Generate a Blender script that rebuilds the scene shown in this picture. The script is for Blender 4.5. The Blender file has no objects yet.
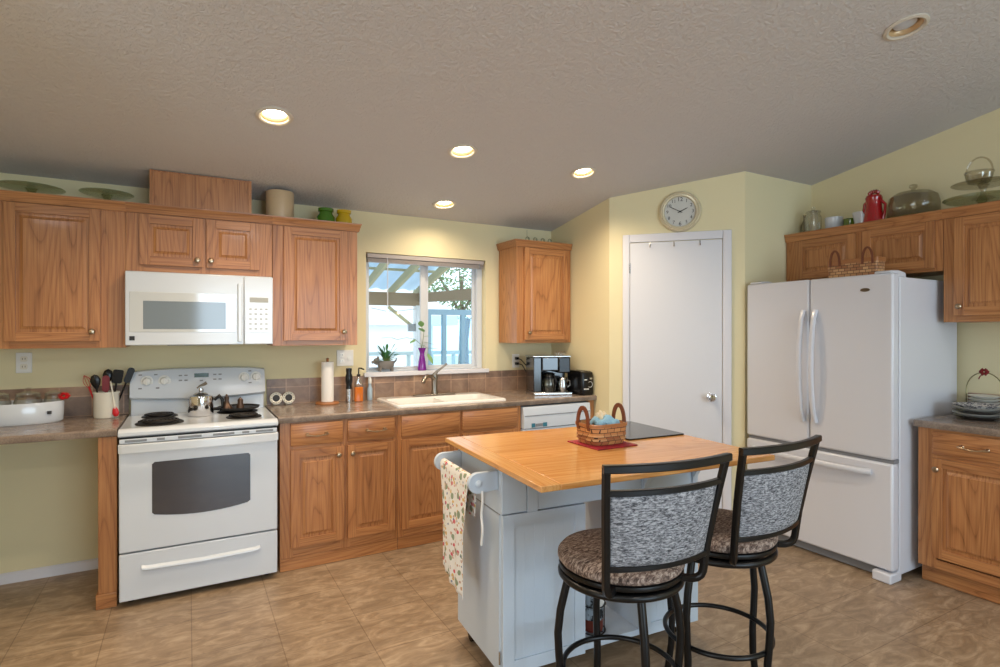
import bpy, bmesh, math, random
from mathutils import Vector, Matrix, Euler
random.seed(7)
PI = math.pi
R = math.radians
scene = bpy.context.scene
COL = scene.collection

# ------------------------------------------------------------------ camera, world, exposure
cam_d = bpy.data.cameras.new('camera'); cam = bpy.data.objects.new('camera', cam_d); COL.objects.link(cam)
cam_d.sensor_width = 36.0; cam_d.lens = 557.04 / 1000 * 36.0; cam_d.clip_start = 0.05; cam_d.clip_end = 200
cam.location = (0.3127, -4.0762, 1.4086)
cam.rotation_euler = (R(90 - 0.1308), 0, R(-29.2338))
scene.camera = cam
scene.view_settings.view_transform = 'Standard'; scene.view_settings.look = 'None'
scene.view_settings.gamma = 1.0; scene.view_settings.use_curve_mapping = False
scene.view_settings.exposure = 0.06

w = bpy.data.worlds.new('sky'); scene.world = w; w.use_nodes = True
wb = w.node_tree.nodes['Background']; wb.inputs[0].default_value = (0.80, 0.92, 1.0, 1); wb.inputs[1].default_value = 2.6

def lamp(name, kind, loc, rot, energy, color, **kw):
    d = bpy.data.lights.new(name, kind); d.energy = energy; d.color = color
    for k, v in kw.items(): setattr(d, k, v)
    o = bpy.data.objects.new(name, d); COL.objects.link(o); o.location = loc; o.rotation_euler = rot
    return o
# daylight coming through the windows behind and left of the camera
lamp('rear_window_daylight', 'AREA', (2.2, -8.85, 1.35), (R(90), 0, 0), 112, (0.58, 0.80, 1.0), shape='RECTANGLE', size=3.4, size_y=2.0)
lamp('left_glass_door_daylight', 'AREA', (-2.95, -4.9, 1.2), (R(90), 0, R(-90)), 34, (0.84, 0.92, 1.0), shape='RECTANGLE', size=2.2, size_y=2.0)
# added unseen area lamps behind the camera, neutral fill from overhead
for lx_, ly_ in ((1.0, -5.6), (3.0, -5.6), (-1.2, -5.6)):
    lamp('added_overhead_fill', 'AREA', (lx_, ly_, 2.85), (0, 0, 0), 18, (0.95, 0.97, 1.0), shape='DISK', size=0.5)
HB, SC = 2.299, 0.1709
def ceil_z(y): return HB - SC * y
CANS = [(0.69, -1.10, True), (1.735, -1.08, True), (1.957, -0.303, True), (2.631, -1.08, True), (3.118, -2.785, False), (0.66, -2.12, True)]
for (x, y, on) in CANS:
    if on:
        lamp('can_or_added_spot', 'SPOT', (x, y, ceil_z(y) - 0.012), (0, 0, 0), 16 if y > -0.5 else 48, (1.0, 0.80, 0.58),
             spot_size=R(150), spot_blend=0.8, shadow_soft_size=0.05)

for x, y in ((-0.40, -1.9), (-1.1, -3.4), (1.2, -4.6), (3.1, -4.4)):      # added warm spots out of view for more light from above, no cans there
    lamp('can_or_added_spot', 'SPOT', (x, y, ceil_z(y) - 0.012), (0, 0, 0), 34, (1.0, 0.80, 0.58), spot_size=R(150), spot_blend=0.8, shadow_soft_size=0.05)

# ------------------------------------------------------------------ helpers
def lin(c):
    return tuple((v / 12.92 if v <= 0.04045 else ((v + 0.055) / 1.055) ** 2.4) for v in c)
def C3(r, g, b): return lin((r / 255, g / 255, b / 255)) + (1,)
MATS = {}
def mat(name, col, rough=0.5, metal=0.0, spec=0.5, emit=None, estr=0, coat=0, trans=0, alpha=1, sheen=0):
    m = bpy.data.materials.new(name); m.use_nodes = True
    b = m.node_tree.nodes['Principled BSDF']
    b.inputs['Base Color'].default_value = col; b.inputs['Roughness'].default_value = rough
    b.inputs['Metallic'].default_value = metal; b.inputs['Specular IOR Level'].default_value = spec
    if emit: b.inputs['Emission Color'].default_value = emit; b.inputs['Emission Strength'].default_value = estr
    if coat: b.inputs['Coat Weight'].default_value = coat; b.inputs['Coat Roughness'].default_value = 0.08
    if trans: b.inputs['Transmission Weight'].default_value = trans
    MATS[name] = m
    return m
def nd(m, t, **kw):
    n = m.node_tree.nodes.new(t)
    for k, v in kw.items(): setattr(n, k, v)
    return n
def lk(m, a, b): m.node_tree.links.new(a, b)
def coords(m, scale=(1, 1, 1), rnd=False):
    tc = nd(m, 'ShaderNodeTexCoord'); mp = nd(m, 'ShaderNodeMapping'); mp.inputs['Scale'].default_value = scale
    if rnd:
        oi = nd(m, 'ShaderNodeObjectInfo'); ml = nd(m, 'ShaderNodeVectorMath', operation='SCALE'); cx = nd(m, 'ShaderNodeCombineXYZ')
        for i in range(3): lk(m, oi.outputs['Random'], cx.inputs[i])
        lk(m, cx.outputs[0], ml.inputs[0]); ml.inputs['Scale'].default_value = 13.0
        ad = nd(m, 'ShaderNodeVectorMath', operation='ADD'); lk(m, tc.outputs['Object'], ad.inputs[0]); lk(m, ml.outputs[0], ad.inputs[1])
        lk(m, ad.outputs[0], mp.inputs[0])
    else: lk(m, tc.outputs['Object'], mp.inputs[0])
    return mp.outputs[0]
def noise(m, vec, scale, detail=4, rough=0.5, dist=0.0):
    n = nd(m, 'ShaderNodeTexNoise'); n.inputs['Scale'].default_value = scale; n.inputs['Detail'].default_value = detail
    n.inputs['Roughness'].default_value = rough; n.inputs['Distortion'].default_value = dist; lk(m, vec, n.inputs['Vector']); return n.outputs['Fac']
def ramp(m, fac, stops):
    r = nd(m, 'ShaderNodeValToRGB'); e = r.color_ramp.elements
    while len(e) < len(stops): e.new(0.5)
    for i, (p, c) in enumerate(stops): e[i].position = p; e[i].color = c
    lk(m, fac, r.inputs[0]); return r.outputs[0]
def mix(m, fac, a, b, mode='MIX'):
    n = nd(m, 'ShaderNodeMix', data_type='RGBA', blend_type=mode)
    for s, v in ((0, fac), (6, a), (7, b)):
        if isinstance(v, (int, float)): n.inputs[s].default_value = v
        elif isinstance(v, tuple): n.inputs[s].default_value = v
        else: lk(m, v, n.inputs[s])
    return n.outputs[2]
def bump(m, h, strength, dist=0.01):
    b = nd(m, 'ShaderNodeBump'); b.inputs['Strength'].default_value = strength; b.inputs['Distance'].default_value = dist
    lk(m, h, b.inputs['Height']); lk(m, b.outputs[0], m.node_tree.nodes['Principled BSDF'].inputs['Normal'])
def setc(m, c): lk(m, c, m.node_tree.nodes['Principled BSDF'].inputs['Base Color'])

def oak(name, axis, light, midc, dark, rough=0.36):
    m = mat(name, midc, rough, coat=0.12)
    s1 = [9.0, 9.0, 9.0]; s1['xyz'.index(axis)] = 0.75
    s2 = [150.0, 150.0, 150.0]; s2['xyz'.index(axis)] = 3.2
    s3 = [3.0, 3.0, 3.0]; s3['xyz'.index(axis)] = 0.5
    v1 = coords(m, tuple(s1), True); v2 = coords(m, tuple(s2), True); v3 = coords(m, tuple(s3), True)
    n1 = noise(m, v1, 0.55, 1, 0.4, 0.15)
    mu = nd(m, 'ShaderNodeMath', operation='MULTIPLY'); lk(m, n1, mu.inputs[0]); mu.inputs[1].default_value = 26.0
    fr_ = nd(m, 'ShaderNodeMath', operation='FRACT'); lk(m, mu.outputs[0], fr_.inputs[0])
    c1 = ramp(m, fr_.outputs[0], [(0.0, midc), (0.55, light), (0.86, midc), (0.95, dark), (1.0, midc)])
    n2 = noise(m, v2, 1.0, 3, 0.6)
    c2 = ramp(m, n2, [(0.34, dark), (0.48, midc), (0.68, light)])
    n3 = noise(m, v3, 1.0, 2)
    c3 = ramp(m, n3, [(0.3, (0.86, 0.84, 0.82, 1)), (0.7, (1.08, 1.08, 1.08, 1))])
    setc(m, mix(m, 1.0, mix(m, 0.5, c1, c2), c3, 'MULTIPLY')); bump(m, n2, 0.06, 0.002)
    return m
OL, OM, OD = C3(190, 135, 85), C3(168, 111, 66), C3(120, 74, 40)
OAKV = oak('oak_vertical', 'z', OL, OM, OD); OAKH = oak('oak_horizontal', 'x', OL, OM, OD)
TOPX = oak('butcher_block', 'x', C3(222, 168, 104), C3(208, 148, 82), C3(186, 122, 60), 0.2)
TOPY = oak('butcher_block_end', 'y', C3(228, 178, 114), C3(218, 160, 94), C3(196, 134, 72), 0.2)

WALL = mat('yellow_wall_paint', C3(222, 211, 172), 0.75)
n = noise(WALL, coords(WALL, (1, 1, 1)), 90, 3); bump(WALL, n, 0.12, 0.004)
CEIL = mat('textured_ceiling_paint', C3(204, 201, 200), 0.85)
n = noise(CEIL, coords(CEIL, (1, 1, 1)), 50, 4, 0.55, 0.7); r_ = ramp(CEIL, n, [(0.42, (0, 0, 0, 1)), (0.6, (1, 1, 1, 1))]); bump(CEIL, r_, 0.45, 0.009)
FLOOR = mat('stone_look_vinyl', C3(170, 135, 100), 0.42)
v = coords(FLOOR, (1, 1, 1))
na = noise(FLOOR, v, 2.2, 5, 0.6, 0.8); vr = nd(FLOOR, 'ShaderNodeMapping'); vr.inputs['Rotation'].default_value = (0, 0, 0.7); vr.inputs['Scale'].default_value = (0.55, 1.5, 1); lk(FLOOR, v, vr.inputs[0]); nb = noise(FLOOR, vr.outputs[0], 11, 8, 0.68, 1.3)
ca = ramp(FLOOR, na, [(0.3, C3(124, 105, 84)), (0.52, C3(150, 129, 105)), (0.72, C3(174, 151, 125))])
cb = ramp(FLOOR, nb, [(0.36, C3(116, 95, 73)), (0.5, C3(150, 128, 104)), (0.64, C3(190, 168, 142))])
cc = mix(FLOOR, 0.55, ca, cb)
br = nd(FLOOR, 'ShaderNodeTexBrick'); br.offset = 0; br.inputs['Scale'].default_value = 1; br.inputs['Brick Width'].default_value = 0.355
br.inputs['Row Height'].default_value = 0.355; br.inputs['Mortar Size'].default_value = 0.0028; br.inputs['Mortar Smooth'].default_value = 0.4
br.inputs['Color1'].default_value = (0.90, 0.90, 0.90, 1); br.inputs['Color2'].default_value = (1.06, 1.05, 1.03, 1); br.inputs['Mortar'].default_value = (0.66, 0.62, 0.58, 1)
mp = nd(FLOOR, 'ShaderNodeMapping'); mp.inputs['Location'].default_value = (0.03, -0.105, 0); lk(FLOOR, v, mp.inputs[0]); lk(FLOOR, mp.outputs[0], br.inputs['Vector'])
setc(FLOOR, mix(FLOOR, 1.0, cc, br.outputs['Color'], 'MULTIPLY'))
COUNTER = mat('laminate_counter', C3(130, 112, 98), 0.22)
v = coords(COUNTER, (1, 1, 1)); na = noise(COUNTER, v, 9, 6, 0.6, 0.8); nb = noise(COUNTER, v, 160, 2)
setc(COUNTER, mix(COUNTER, 0.3, ramp(COUNTER, na, [(0.3, C3(108, 94, 84)), (0.5, C3(138, 122, 110)), (0.7, C3(162, 147, 134))]), ramp(COUNTER, nb, [(0.35, C3(88, 76, 68)), (0.65, C3(160, 145, 130))])))
TILE = mat('slate_backsplash_tile', C3(140, 110, 92), 0.35)
v = coords(TILE, (1, 1, 1)); na = noise(TILE, v, 6, 6, 0.65, 0.5)
ca = ramp(TILE, na, [(0.3, C3(114, 94, 82)), (0.5, C3(148, 122, 104)), (0.7, C3(170, 146, 126))])
sx = nd(TILE, 'ShaderNodeSeparateXYZ'); lk(TILE, v, sx.inputs[0]); cx = nd(TILE, 'ShaderNodeCombineXYZ'); lk(TILE, sx.outputs[0], cx.inputs[0]); lk(TILE, sx.outputs[2], cx.inputs[1])
br = nd(TILE, 'ShaderNodeTexBrick'); br.offset = 0; br.inputs['Scale'].default_value = 1; br.inputs['Brick Width'].default_value = 0.155; br.inputs['Row Height'].default_value = 0.118
br.inputs['Mortar Size'].default_value = 0.0035; br.inputs['Color1'].default_value = (0.74, 0.74, 0.76, 1); br.inputs['Color2'].default_value = (1.22, 1.14, 1.04, 1); br.inputs['Mortar'].default_value = (1.5, 1.45, 1.38, 1)
bmp = nd(TILE, 'ShaderNodeMapping'); bmp.inputs['Location'].default_value = (0.03, -0.914, 0); lk(TILE, cx.outputs[0], bmp.inputs[0])
lk(TILE, bmp.outputs[0], br.inputs['Vector']); setc(TILE, mix(TILE, 1.0, ca, br.outputs['Color'], 'MULTIPLY'))

WHITE = mat('white_enamel', C3(206, 213, 221), 0.18, coat=0.4)
WHITE_M = mat('white_satin_paint', C3(212, 214, 220), 0.45)
FRIDGE = mat('white_appliance_paint', C3(208, 210, 217), 0.3, coat=0.2)
n = noise(FRIDGE, coords(FRIDGE), 400, 2); bump(FRIDGE, n, 0.05, 0.001)
TRIM = mat('white_trim_paint', C3(214, 214, 220), 0.4)
PLAST = mat('white_plastic', C3(226, 226, 222), 0.4)
VINYL = mat('white_vinyl', C3(205, 208, 212), 0.4)
BLACK = mat('black_plastic', C3(13, 13, 15), 0.25, 0, 0.4)
BLKMET = mat('black_powder_coated_steel', C3(13, 13, 14), 0.32, 0.0, 0.35)
IRON = mat('cast_iron', C3(30, 27, 26), 0.55, 0.2)
DGLASS = mat('dark_oven_glass', C3(40, 44, 56), 0.05, 0, 1.0, coat=1)
MGLASS = mat('grey_oven_window', C3(120, 132, 142), 0.08, 0, 0.8)
BGLASS = mat('black_glass', C3(24, 27, 27), 0.12, 0, 0.5)
STEEL = mat('brushed_steel', C3(190, 190, 190), 0.25, 1.0)
CHROME = mat('chrome', C3(215, 215, 218), 0.1, 1.0)
NICKEL = mat('antique_nickel', C3(170, 150, 125), 0.28, 1.0)
PEWTER = mat('dark_pewter', C3(120, 112, 100), 0.3, 1.0)
RED = mat('red_glaze', C3(150, 12, 18), 0.15, coat=0.5)
REDP = mat('red_silicone', C3(196, 24, 32), 0.4)
STONE = mat('beige_stoneware', C3(196, 172, 138), 0.4)
CREAM = mat('cream_ceramic', C3(226, 222, 208), 0.2, coat=0.3)
SINKM = mat('ivory_sink_enamel', C3(236, 234, 230), 0.15, coat=0.4)
GREENG = mat('green_glass', C3(60, 112, 20), 0.1, 0, 0.6, coat=0.4)
YELG = mat('amber_yellow_glass', C3(196, 160, 12), 0.1, 0, 0.6, coat=0.4)
OLIVE = mat('olive_glass', C3(88, 112, 34), 0.12, coat=0.4)
PURPLE = mat('purple_glass', C3(120, 24, 140), 0.12, coat=0.4)
LEAF = mat('plant_leaf', C3(62, 116, 66), 0.45); LEAFP = mat('pale_vine_leaf', C3(120, 160, 96), 0.45)
STEM = mat('plant_stem', C3(90, 110, 60), 0.6)
PAPER = mat('white_paper', C3(232, 230, 226), 0.85)
WOODB = mat('turned_wood', C3(160, 104, 60), 0.4)
GREY = mat('grey_print', C3(130, 132, 136), 0.5); GRILL = mat('pale_vent_grey', C3(168, 170, 165), 0.5)
LCD = mat('green_lcd', C3(40, 64, 40), 0.2); LCDB = mat('teal_label', C3(52, 120, 140), 0.4)
BLUEGREY = mat('blue_grey_plastic', C3(160, 182, 198), 0.3)
SOAP = mat('orange_soap', C3(206, 110, 24), 0.1, coat=0.3)
COPPER = mat('brown_leather', C3(110, 58, 34), 0.5)
BULB = mat('lit_bulb', (1, 0.9, 0.7, 1), 0.3, emit=(1.0, 0.86, 0.62, 1), estr=22)
BULBOFF = mat('unlit_bulb', C3(205, 208, 212), 0.25)
CANW = mat('can_trim', C3(206, 198, 184), 0.35, 0.0)
CANIN = mat('can_baffle', C3(200, 170, 130), 0.3, 0.3)
CLOCKF = mat('clock_face', C3(198, 198, 192), 0.5); GOLD = mat('pale_gold_rim', C3(214, 204, 176), 0.3, 0.25)
INK = mat('dark_print', C3(40, 40, 42), 0.6)
BLUECL = mat('blue_cloth', C3(140, 180, 200), 0.9)
CREAMCL = mat('cream_cloth', C3(222, 206, 176), 0.9)

def thin_glass(name, tint, refl=0.12, alpha=0.85):
    m = bpy.data.materials.new(name); m.use_nodes = True; nt = m.node_tree; nt.nodes.clear()
    o = nt.nodes.new('ShaderNodeOutputMaterial'); t = nt.nodes.new('ShaderNodeBsdfTransparent'); g = nt.nodes.new('ShaderNodeBsdfGlossy'); mx = nt.nodes.new('ShaderNodeMixShader')
    t.inputs[0].default_value = tint; g.inputs['Roughness'].default_value = 0.05
    lw = nt.nodes.new('ShaderNodeLayerWeight'); lw.inputs[0].default_value = 0.25
    mr = nt.nodes.new('ShaderNodeMapRange'); mr.inputs[3].default_value = refl * 0.4; mr.inputs[4].default_value = min(1, refl * 4)
    nt.links.new(lw.outputs['Facing'], mr.inputs[0]); nt.links.new(mr.outputs[0], mx.inputs[0])
    nt.links.new(t.outputs[0], mx.inputs[1]); nt.links.new(g.outputs[0], mx.inputs[2]); nt.links.new(mx.outputs[0], o.inputs[0])
    return m
PANE = thin_glass('window_pane_glass', (0.96, 0.98, 1, 1), 0.06)
GLASS = thin_glass('clear_glassware', (0.975, 0.98, 0.97, 1), 0.2)
GLASSD = thin_glass('smoky_glassware', (0.84, 0.82, 0.76, 1), 0.14)
GLASSG = thin_glass('green_tint_glassware', (0.80, 0.84, 0.72, 1), 0.16)

def fabric(name, a, b, c, scale=(260, 60, 60)):
    m = mat(name, b, 0.95); v = coords(m, scale); n = noise(m, v, 1.0, 3, 0.7, 0.6)
    setc(m, ramp(m, n, [(0.36, a), (0.5, b), (0.62, c)])); bump(m, n, 0.3, 0.002); return m
BACKF = fabric('heather_grey_upholstery', C3(48, 50, 56), C3(122, 124, 130), C3(176, 178, 184), (70, 70, 260))
SEATF = fabric('taupe_upholstery', C3(66, 52, 46), C3(128, 108, 98), C3(182, 166, 154), (60, 160, 60))
def weave(name, a, b):
    m = mat(name, a, 0.6); v = coords(m, (1, 1, 1)); sx = nd(m, 'ShaderNodeSeparateXYZ'); lk(m, v, sx.inputs[0])
    at = nd(m, 'ShaderNodeMath', operation='ADD'); lk(m, sx.outputs[0], at.inputs[0]); lk(m, sx.outputs[1], at.inputs[1])
    cx = nd(m, 'ShaderNodeCombineXYZ'); lk(m, at.outputs[0], cx.inputs[0]); lk(m, sx.outputs[2], cx.inputs[1])
    c = nd(m, 'ShaderNodeTexBrick'); c.inputs['Scale'].default_value = 1; c.inputs['Brick Width'].default_value = 0.036; c.inputs['Row Height'].default_value = 0.018
    c.inputs['Mortar Size'].default_value = 0.0015; c.inputs['Color1'].default_value = a; c.inputs['Color2'].default_value = b; c.inputs['Mortar'].default_value = C3(70, 44, 28)
    lk(m, cx.outputs[0], c.inputs['Vector']); setc(m, c.outputs['Color']); bump(m, c.outputs['Fac'], -0.5, 0.003); return m
WICKER = weave('woven_wood_splint', C3(196, 140, 86), C3(160, 96, 60)); WICKER2 = weave('woven_pale_splint', C3(206, 160, 112), C3(150, 96, 60))
def floral(name):
    m = mat(name, C3(228, 224, 216), 0.95); v = coords(m, (1, 1, 1)); col = (C3(230, 226, 220))
    cur = None
    for i, (sc, c, th) in enumerate([(24, C3(206, 96, 106), 0.22), (29, C3(214, 176, 104), 0.24), (22, C3(140, 152, 124), 0.30), (33, C3(104, 116, 150), 0.15), (40, C3(196, 160, 140), .26)]):
        vo = nd(m, 'ShaderNodeTexVoronoi'); vo.inputs['Scale'].default_value = sc; mp = nd(m, 'ShaderNodeMapping'); mp.inputs['Location'].default_value = (i * 3.1, i * 1.7, i * 2.3)
        nn = noise(m, v, 30, 2); ad = nd(m, 'ShaderNodeVectorMath', operation='ADD'); sc_ = nd(m, 'ShaderNodeVectorMath', operation='SCALE'); sc_.inputs['Scale'].default_value = 0.02
        cc_ = nd(m, 'ShaderNodeCombineXYZ'); lk(m, nn, cc_.inputs[0]); lk(m, nn, cc_.inputs[2]); lk(m, cc_.outputs[0], sc_.inputs[0]); lk(m, v, ad.inputs[0]); lk(m, sc_.outputs[0], ad.inputs[1])
        lk(m, ad.outputs[0], mp.inputs[0]); lk(m, mp.outputs[0], vo.inputs['Vector'])
        lt = nd(m, 'ShaderNodeMath', operation='LESS_THAN'); lk(m, vo.outputs['Distance'], lt.inputs[0]); lt.inputs[1].default_value = th
        cur = mix(m, lt.outputs[0], col if cur is None else cur, c)
    setc(m, cur); return m
FLORAL = floral('floral_cotton')
def spotted(name, a, b, scale):
    m = mat(name, a, 0.7); n = noise(m, coords(m), scale, 3, 0.6); setc(m, ramp(m, n, [(0.45, a), (0.55, b)])); return m

class MB:
    def __init__(s): s.v = []; s.f = []; s.m = []; s.M = Matrix.Identity(4)
    def add(s, vs, fs, m=0):
        o = len(s.v); s.v += [tuple(s.M @ Vector(v)) for v in vs]; s.f += [tuple(i + o for i in f) for f in fs]; s.m += [m] * len(fs); return s
    def box(s, x0, x1, y0, y1, z0, z1, m=0):
        vs = [(x, y, z) for x in (x0, x1) for y in (y0, y1) for z in (z0, z1)]
        return s.add(vs, [(0, 1, 3, 2), (4, 6, 7, 5), (0, 4, 5, 1), (2, 3, 7, 6), (0, 2, 6, 4), (1, 5, 7, 3)], m)
    def prism(s, poly, axis, a, b, m=0):
        n = len(poly)
        def P(p, t): return {'x': (t, p[0], p[1]), 'y': (p[0], t, p[1]), 'z': (p[0], p[1], t)}[axis]
        vs = [P(p, a) for p in poly] + [P(p, b) for p in poly]
        fs = [tuple(range(n)), tuple(reversed(range(n, 2 * n)))] + [(i, i + n, (i + 1) % n + n, (i + 1) % n) for i in range(n)]
        return s.add(vs, fs, m)
    def loft(s, rings, m=0, cap=True, closed=False):
        n = len(rings[0]); vs = [p for r in rings for p in r]; fs = []
        K = len(rings)
        for k in range(K if closed else K - 1):
            k2 = (k + 1) % K
            for i in range(n): fs.append((k * n + i, k * n + (i + 1) % n, k2 * n + (i + 1) % n, k2 * n + i))
        if cap and not closed: fs += [tuple(reversed(range(n))), tuple(range((K - 1) * n, K * n))]
        return s.add(vs, fs, m)
    def lathe(s, prof, c=(0, 0, 0), seg=28, axis='z', m=0, sx=1, sy=1, cap=True):
        rings = []
        for (r, h) in prof:
            r = max(r, 0.0002); ring = []
            for i in range(seg):
                a = 2 * PI * i / seg; p = (r * math.cos(a) * sx, r * math.sin(a) * sy, h)
                if axis == 'y': p = (p[0], -p[2], p[1])      # height grows toward -y
                if axis == 'x': p = (-p[2], p[0], p[1])
                ring.append((c[0] + p[0], c[1] + p[1], c[2] + p[2]))
            rings.append(ring)
        return s.loft(rings, m, cap)
    def tube(s, pts, r, seg=10, closed=False, m=0, sec=None, up=None):
        pts = [Vector(p) for p in pts]; n = len(pts); rings = []; prev = None
        for i, p in enumerate(pts):
            if closed: t = (pts[(i + 1) % n] - pts[i - 1])
            else: t = pts[min(i + 1, n - 1)] - pts[max(i - 1, 0)]
            t.normalize()
            if up is not None: nx = Vector(up) - t * t.dot(Vector(up))
            elif prev is None: nx = t.orthogonal()
            else: nx = prev - t * t.dot(prev)
            nx.normalize(); prev = nx; b = t.cross(nx)
            rr = r[i] if isinstance(r, (list, tuple)) else r
            if sec: rings.append([tuple(p + nx * a * rr + b * c * rr) for a, c in sec])
            else: rings.append([tuple(p + nx * math.cos(2 * PI * k / seg) * rr + b * math.sin(2 * PI * k / seg) * rr) for k in range(seg)])
        return s.loft(rings, m, True, closed)
    def grid(s, fn, nu, nv, m=0, thick=0.0):
        vs = [fn(u / nu, v / nv) for u in range(nu + 1) for v in range(nv + 1)]; W = nv + 1
        fs = [(a * W + b, a * W + b + 1, (a + 1) * W + b + 1, (a + 1) * W + b) for a in range(nu) for b in range(nv)]
        return s.add(vs, fs, m)
    def build(s, name, mats, parent=None, bevel=0, loc=None, rot=None, smooth=True, solid=0, subsurf=0):
        me = bpy.data.meshes.new(name); me.from_pydata(s.v, [], s.f)
        bm = bmesh.new(); bm.from_mesh(me); bmesh.ops.recalc_face_normals(bm, faces=bm.faces); bm.to_mesh(me); bm.free()
        if not isinstance(mats, (list, tuple)): mats = [mats]
        for k in mats: me.materials.append(k)
        for p, i in zip(me.polygons, s.m): p.material_index = min(i, len(mats) - 1); p.use_smooth = smooth
        if smooth: me.set_sharp_from_angle(angle=R(38))
        o = bpy.data.objects.new(name, me); COL.objects.link(o)
        if parent: o.parent = parent
        if loc: o.location = loc
        if rot: o.rotation_euler = rot
        if solid: k = o.modifiers.new('thickness', 'SOLIDIFY'); k.thickness = solid; k.offset = 0
        if bevel: k = o.modifiers.new('bevel', 'BEVEL'); k.width = bevel; k.segments = 2; k.limit_method = 'ANGLE'; k.angle_limit = R(40); k.harden_normals = False
        if subsurf: k = o.modifiers.new('sub', 'SUBSURF'); k.levels = subsurf; k.render_levels = subsurf
        return o
def tag(o, label, cat, group=None, kind=None):
    if label: o['label'] = label
    if cat: o['category'] = cat
    if group: o['group'] = group
    if kind: o['kind'] = kind
    return o
def thing(name, label, cat, loc=(0, 0, 0), rz=0.0, group=None):
    o = bpy.data.objects.new(name, None); COL.objects.link(o); o.empty_display_size = 0.1
    o.location = loc; o.rotation_euler = (0, 0, rz); return tag(o, label, cat, group)
def struct(o): o['kind'] = 'structure'; return o
def copy_tree(o, parent=None):
    c = o.copy(); COL.objects.link(c)
    if parent: c.parent = parent
    for ch in list(o.children): copy_tree(ch, c)
    return c
def arc(cx, cy, r, a0, a1, n): return [(cx + r * math.cos(R(a0 + (a1 - a0) * i / n)), cy + r * math.sin(R(a0 + (a1 - a0) * i / n))) for i in range(n + 1)]
def rrect(x0, x1, y0, y1, r, n=5):
    return arc(x1 - r, y1 - r, r, 0, 90, n) + arc(x0 + r, y1 - r, r, 90, 180, n) + arc(x0 + r, y0 + r, r, 180, 270, n) + arc(x1 - r, y0 + r, r, 270, 360, n)
def text_mesh(mb, txt, size, M, m=0, ext=0.0006):
    cu = bpy.data.curves.new('txt', 'FONT'); cu.body = txt; cu.size = size; cu.align_x = 'CENTER'; cu.align_y = 'CENTER'; cu.extrude = ext; cu.resolution_u = 2
    o = bpy.data.objects.new('txt', cu); COL.objects.link(o); dg = bpy.context.evaluated_depsgraph_get()
    me = bpy.data.meshes.new_from_object(o.evaluated_get(dg)); mb.add([M @ v.co for v in me.vertices], [tuple(p.vertices) for p in me.polygons], m)
    bpy.data.objects.remove(o); bpy.data.curves.remove(cu); bpy.data.meshes.remove(me)

# ------------------------------------------------------------------ room shell
XL, YB, RX = -3.0, -9.0, 4.547
RIDGE = -5.0
PA = (3.113, 0.0); P0 = (3.113, -0.779); P1 = (3.762, -1.474)
struct(MB().box(XL - 0.2, RX + 0.2, YB - 0.2, 0.14, -0.1, 0).build('floor', FLOOR))
zr = ceil_z(RIDGE); zb = zr + (YB - RIDGE) * 0.18
cb_ = MB().prism([(0.16, ceil_z(0.16)), (RIDGE, zr), (YB - 0.1, zb), (YB - 0.1, zb + 0.25), (RIDGE, zr + 0.25), (0.16, ceil_z(0.16) + 0.25)], 'x', XL - 0.15, RX + 0.15)
ceiling = struct(cb_.build('ceiling', CEIL, smooth=False))
CA = math.atan(SC)
cut = MB()
for (x, y, on) in CANS:
    cut.M = Matrix.Translation((x, y, ceil_z(y))) @ Matrix.Rotation(-CA, 4, 'X')
    cut.lathe([(0.066, -0.05), (0.066, 0.11)], seg=32)
co = cut.build('cutter', CEIL, smooth=False)
bo = ceiling.modifiers.new('holes', 'BOOLEAN'); bo.operation = 'DIFFERENCE'; bo.object = co; bo.solver = 'EXACT'
dg = bpy.context.evaluated_depsgraph_get(); me = bpy.data.meshes.new_from_object(ceiling.evaluated_get(dg)); ceiling.modifiers.clear(); ceiling.data = me
bpy.data.objects.remove(co)
for i, (x, y, on) in enumerate(CANS):
    labels = ['lit recessed ceiling light nearest above the white range', 'lit recessed ceiling light, middle one of the row facing the sink run',
              'lit recessed ceiling light closest to the wall above the window', 'lit recessed ceiling light nearest the small wall cabinet and pantry corner',
              'unlit recessed ceiling light above the refrigerator side of the room', 'recessed ceiling light cut off by the top edge of the photo']
    t = thing('recessed_ceiling_light', labels[i], 'ceiling light', (x, y, ceil_z(y)), 0, 'recessed lights in the sloped ceiling'); t.rotation_euler = (-CA, 0, 0)
    MB().lathe([(0.066, 0.002), (0.066, -0.004), (0.074, -0.009), (0.086, -0.005), (0.088, 0.0)], seg=40, cap=False).build('trim_ring', CANW, t, solid=0.0015)
    MB().lathe([(0.0655, 0.0), (0.058, 0.03), (0.052, 0.075)], seg=36, cap=False).build('reflector', CANIN, t, solid=0.001)
    MB().lathe([(0.0, 0.008), (0.025, 0.009), (0.044, 0.014), (0.050, 0.026), (0.036, 0.075), (0.0, 0.085)], seg=28).build('bulb', BULB if on else BULBOFF, t)

WL, WR, WB, WT = 1.459, 2.457, 1.09, 2.0     # kitchen window opening
bw = MB(); H = ceil_z(0) + 0.02
bw.box(XL, WL, 0, 0.14, 0, H).box(WR, PA[0] + 0.05, 0, 0.14, 0, H).box(WL, WR, 0, 0.14, 0, WB).box(WL, WR, 0, 0.14, WT, H)
struct(bw.build('wall_back', WALL, smooth=False))
def wallseg(name, a, b, th=0.1, matl=WALL):
    a = Vector(a); b = Vector(b); d = (b - a).normalized(); n = Vector((-d.y, d.x)) * th     # n points away from the room
    pts = [a, b, b + n, a + n]
    vs = [(p.x, p.y, 0) for p in pts] + [(p.x, p.y, ceil_z(p.y) + 0.02) for p in pts]
    return struct(MB().add(vs, [(0, 1, 2, 3), (7, 6, 5, 4), (0, 4, 5, 1), (1, 5, 6, 2), (2, 6, 7, 3), (3, 7, 4, 0)]).build(name, matl, smooth=False))
wallseg('wall_pantry_left', PA, P0)
wallseg('wall_pantry_front', P0, P1)
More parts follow.
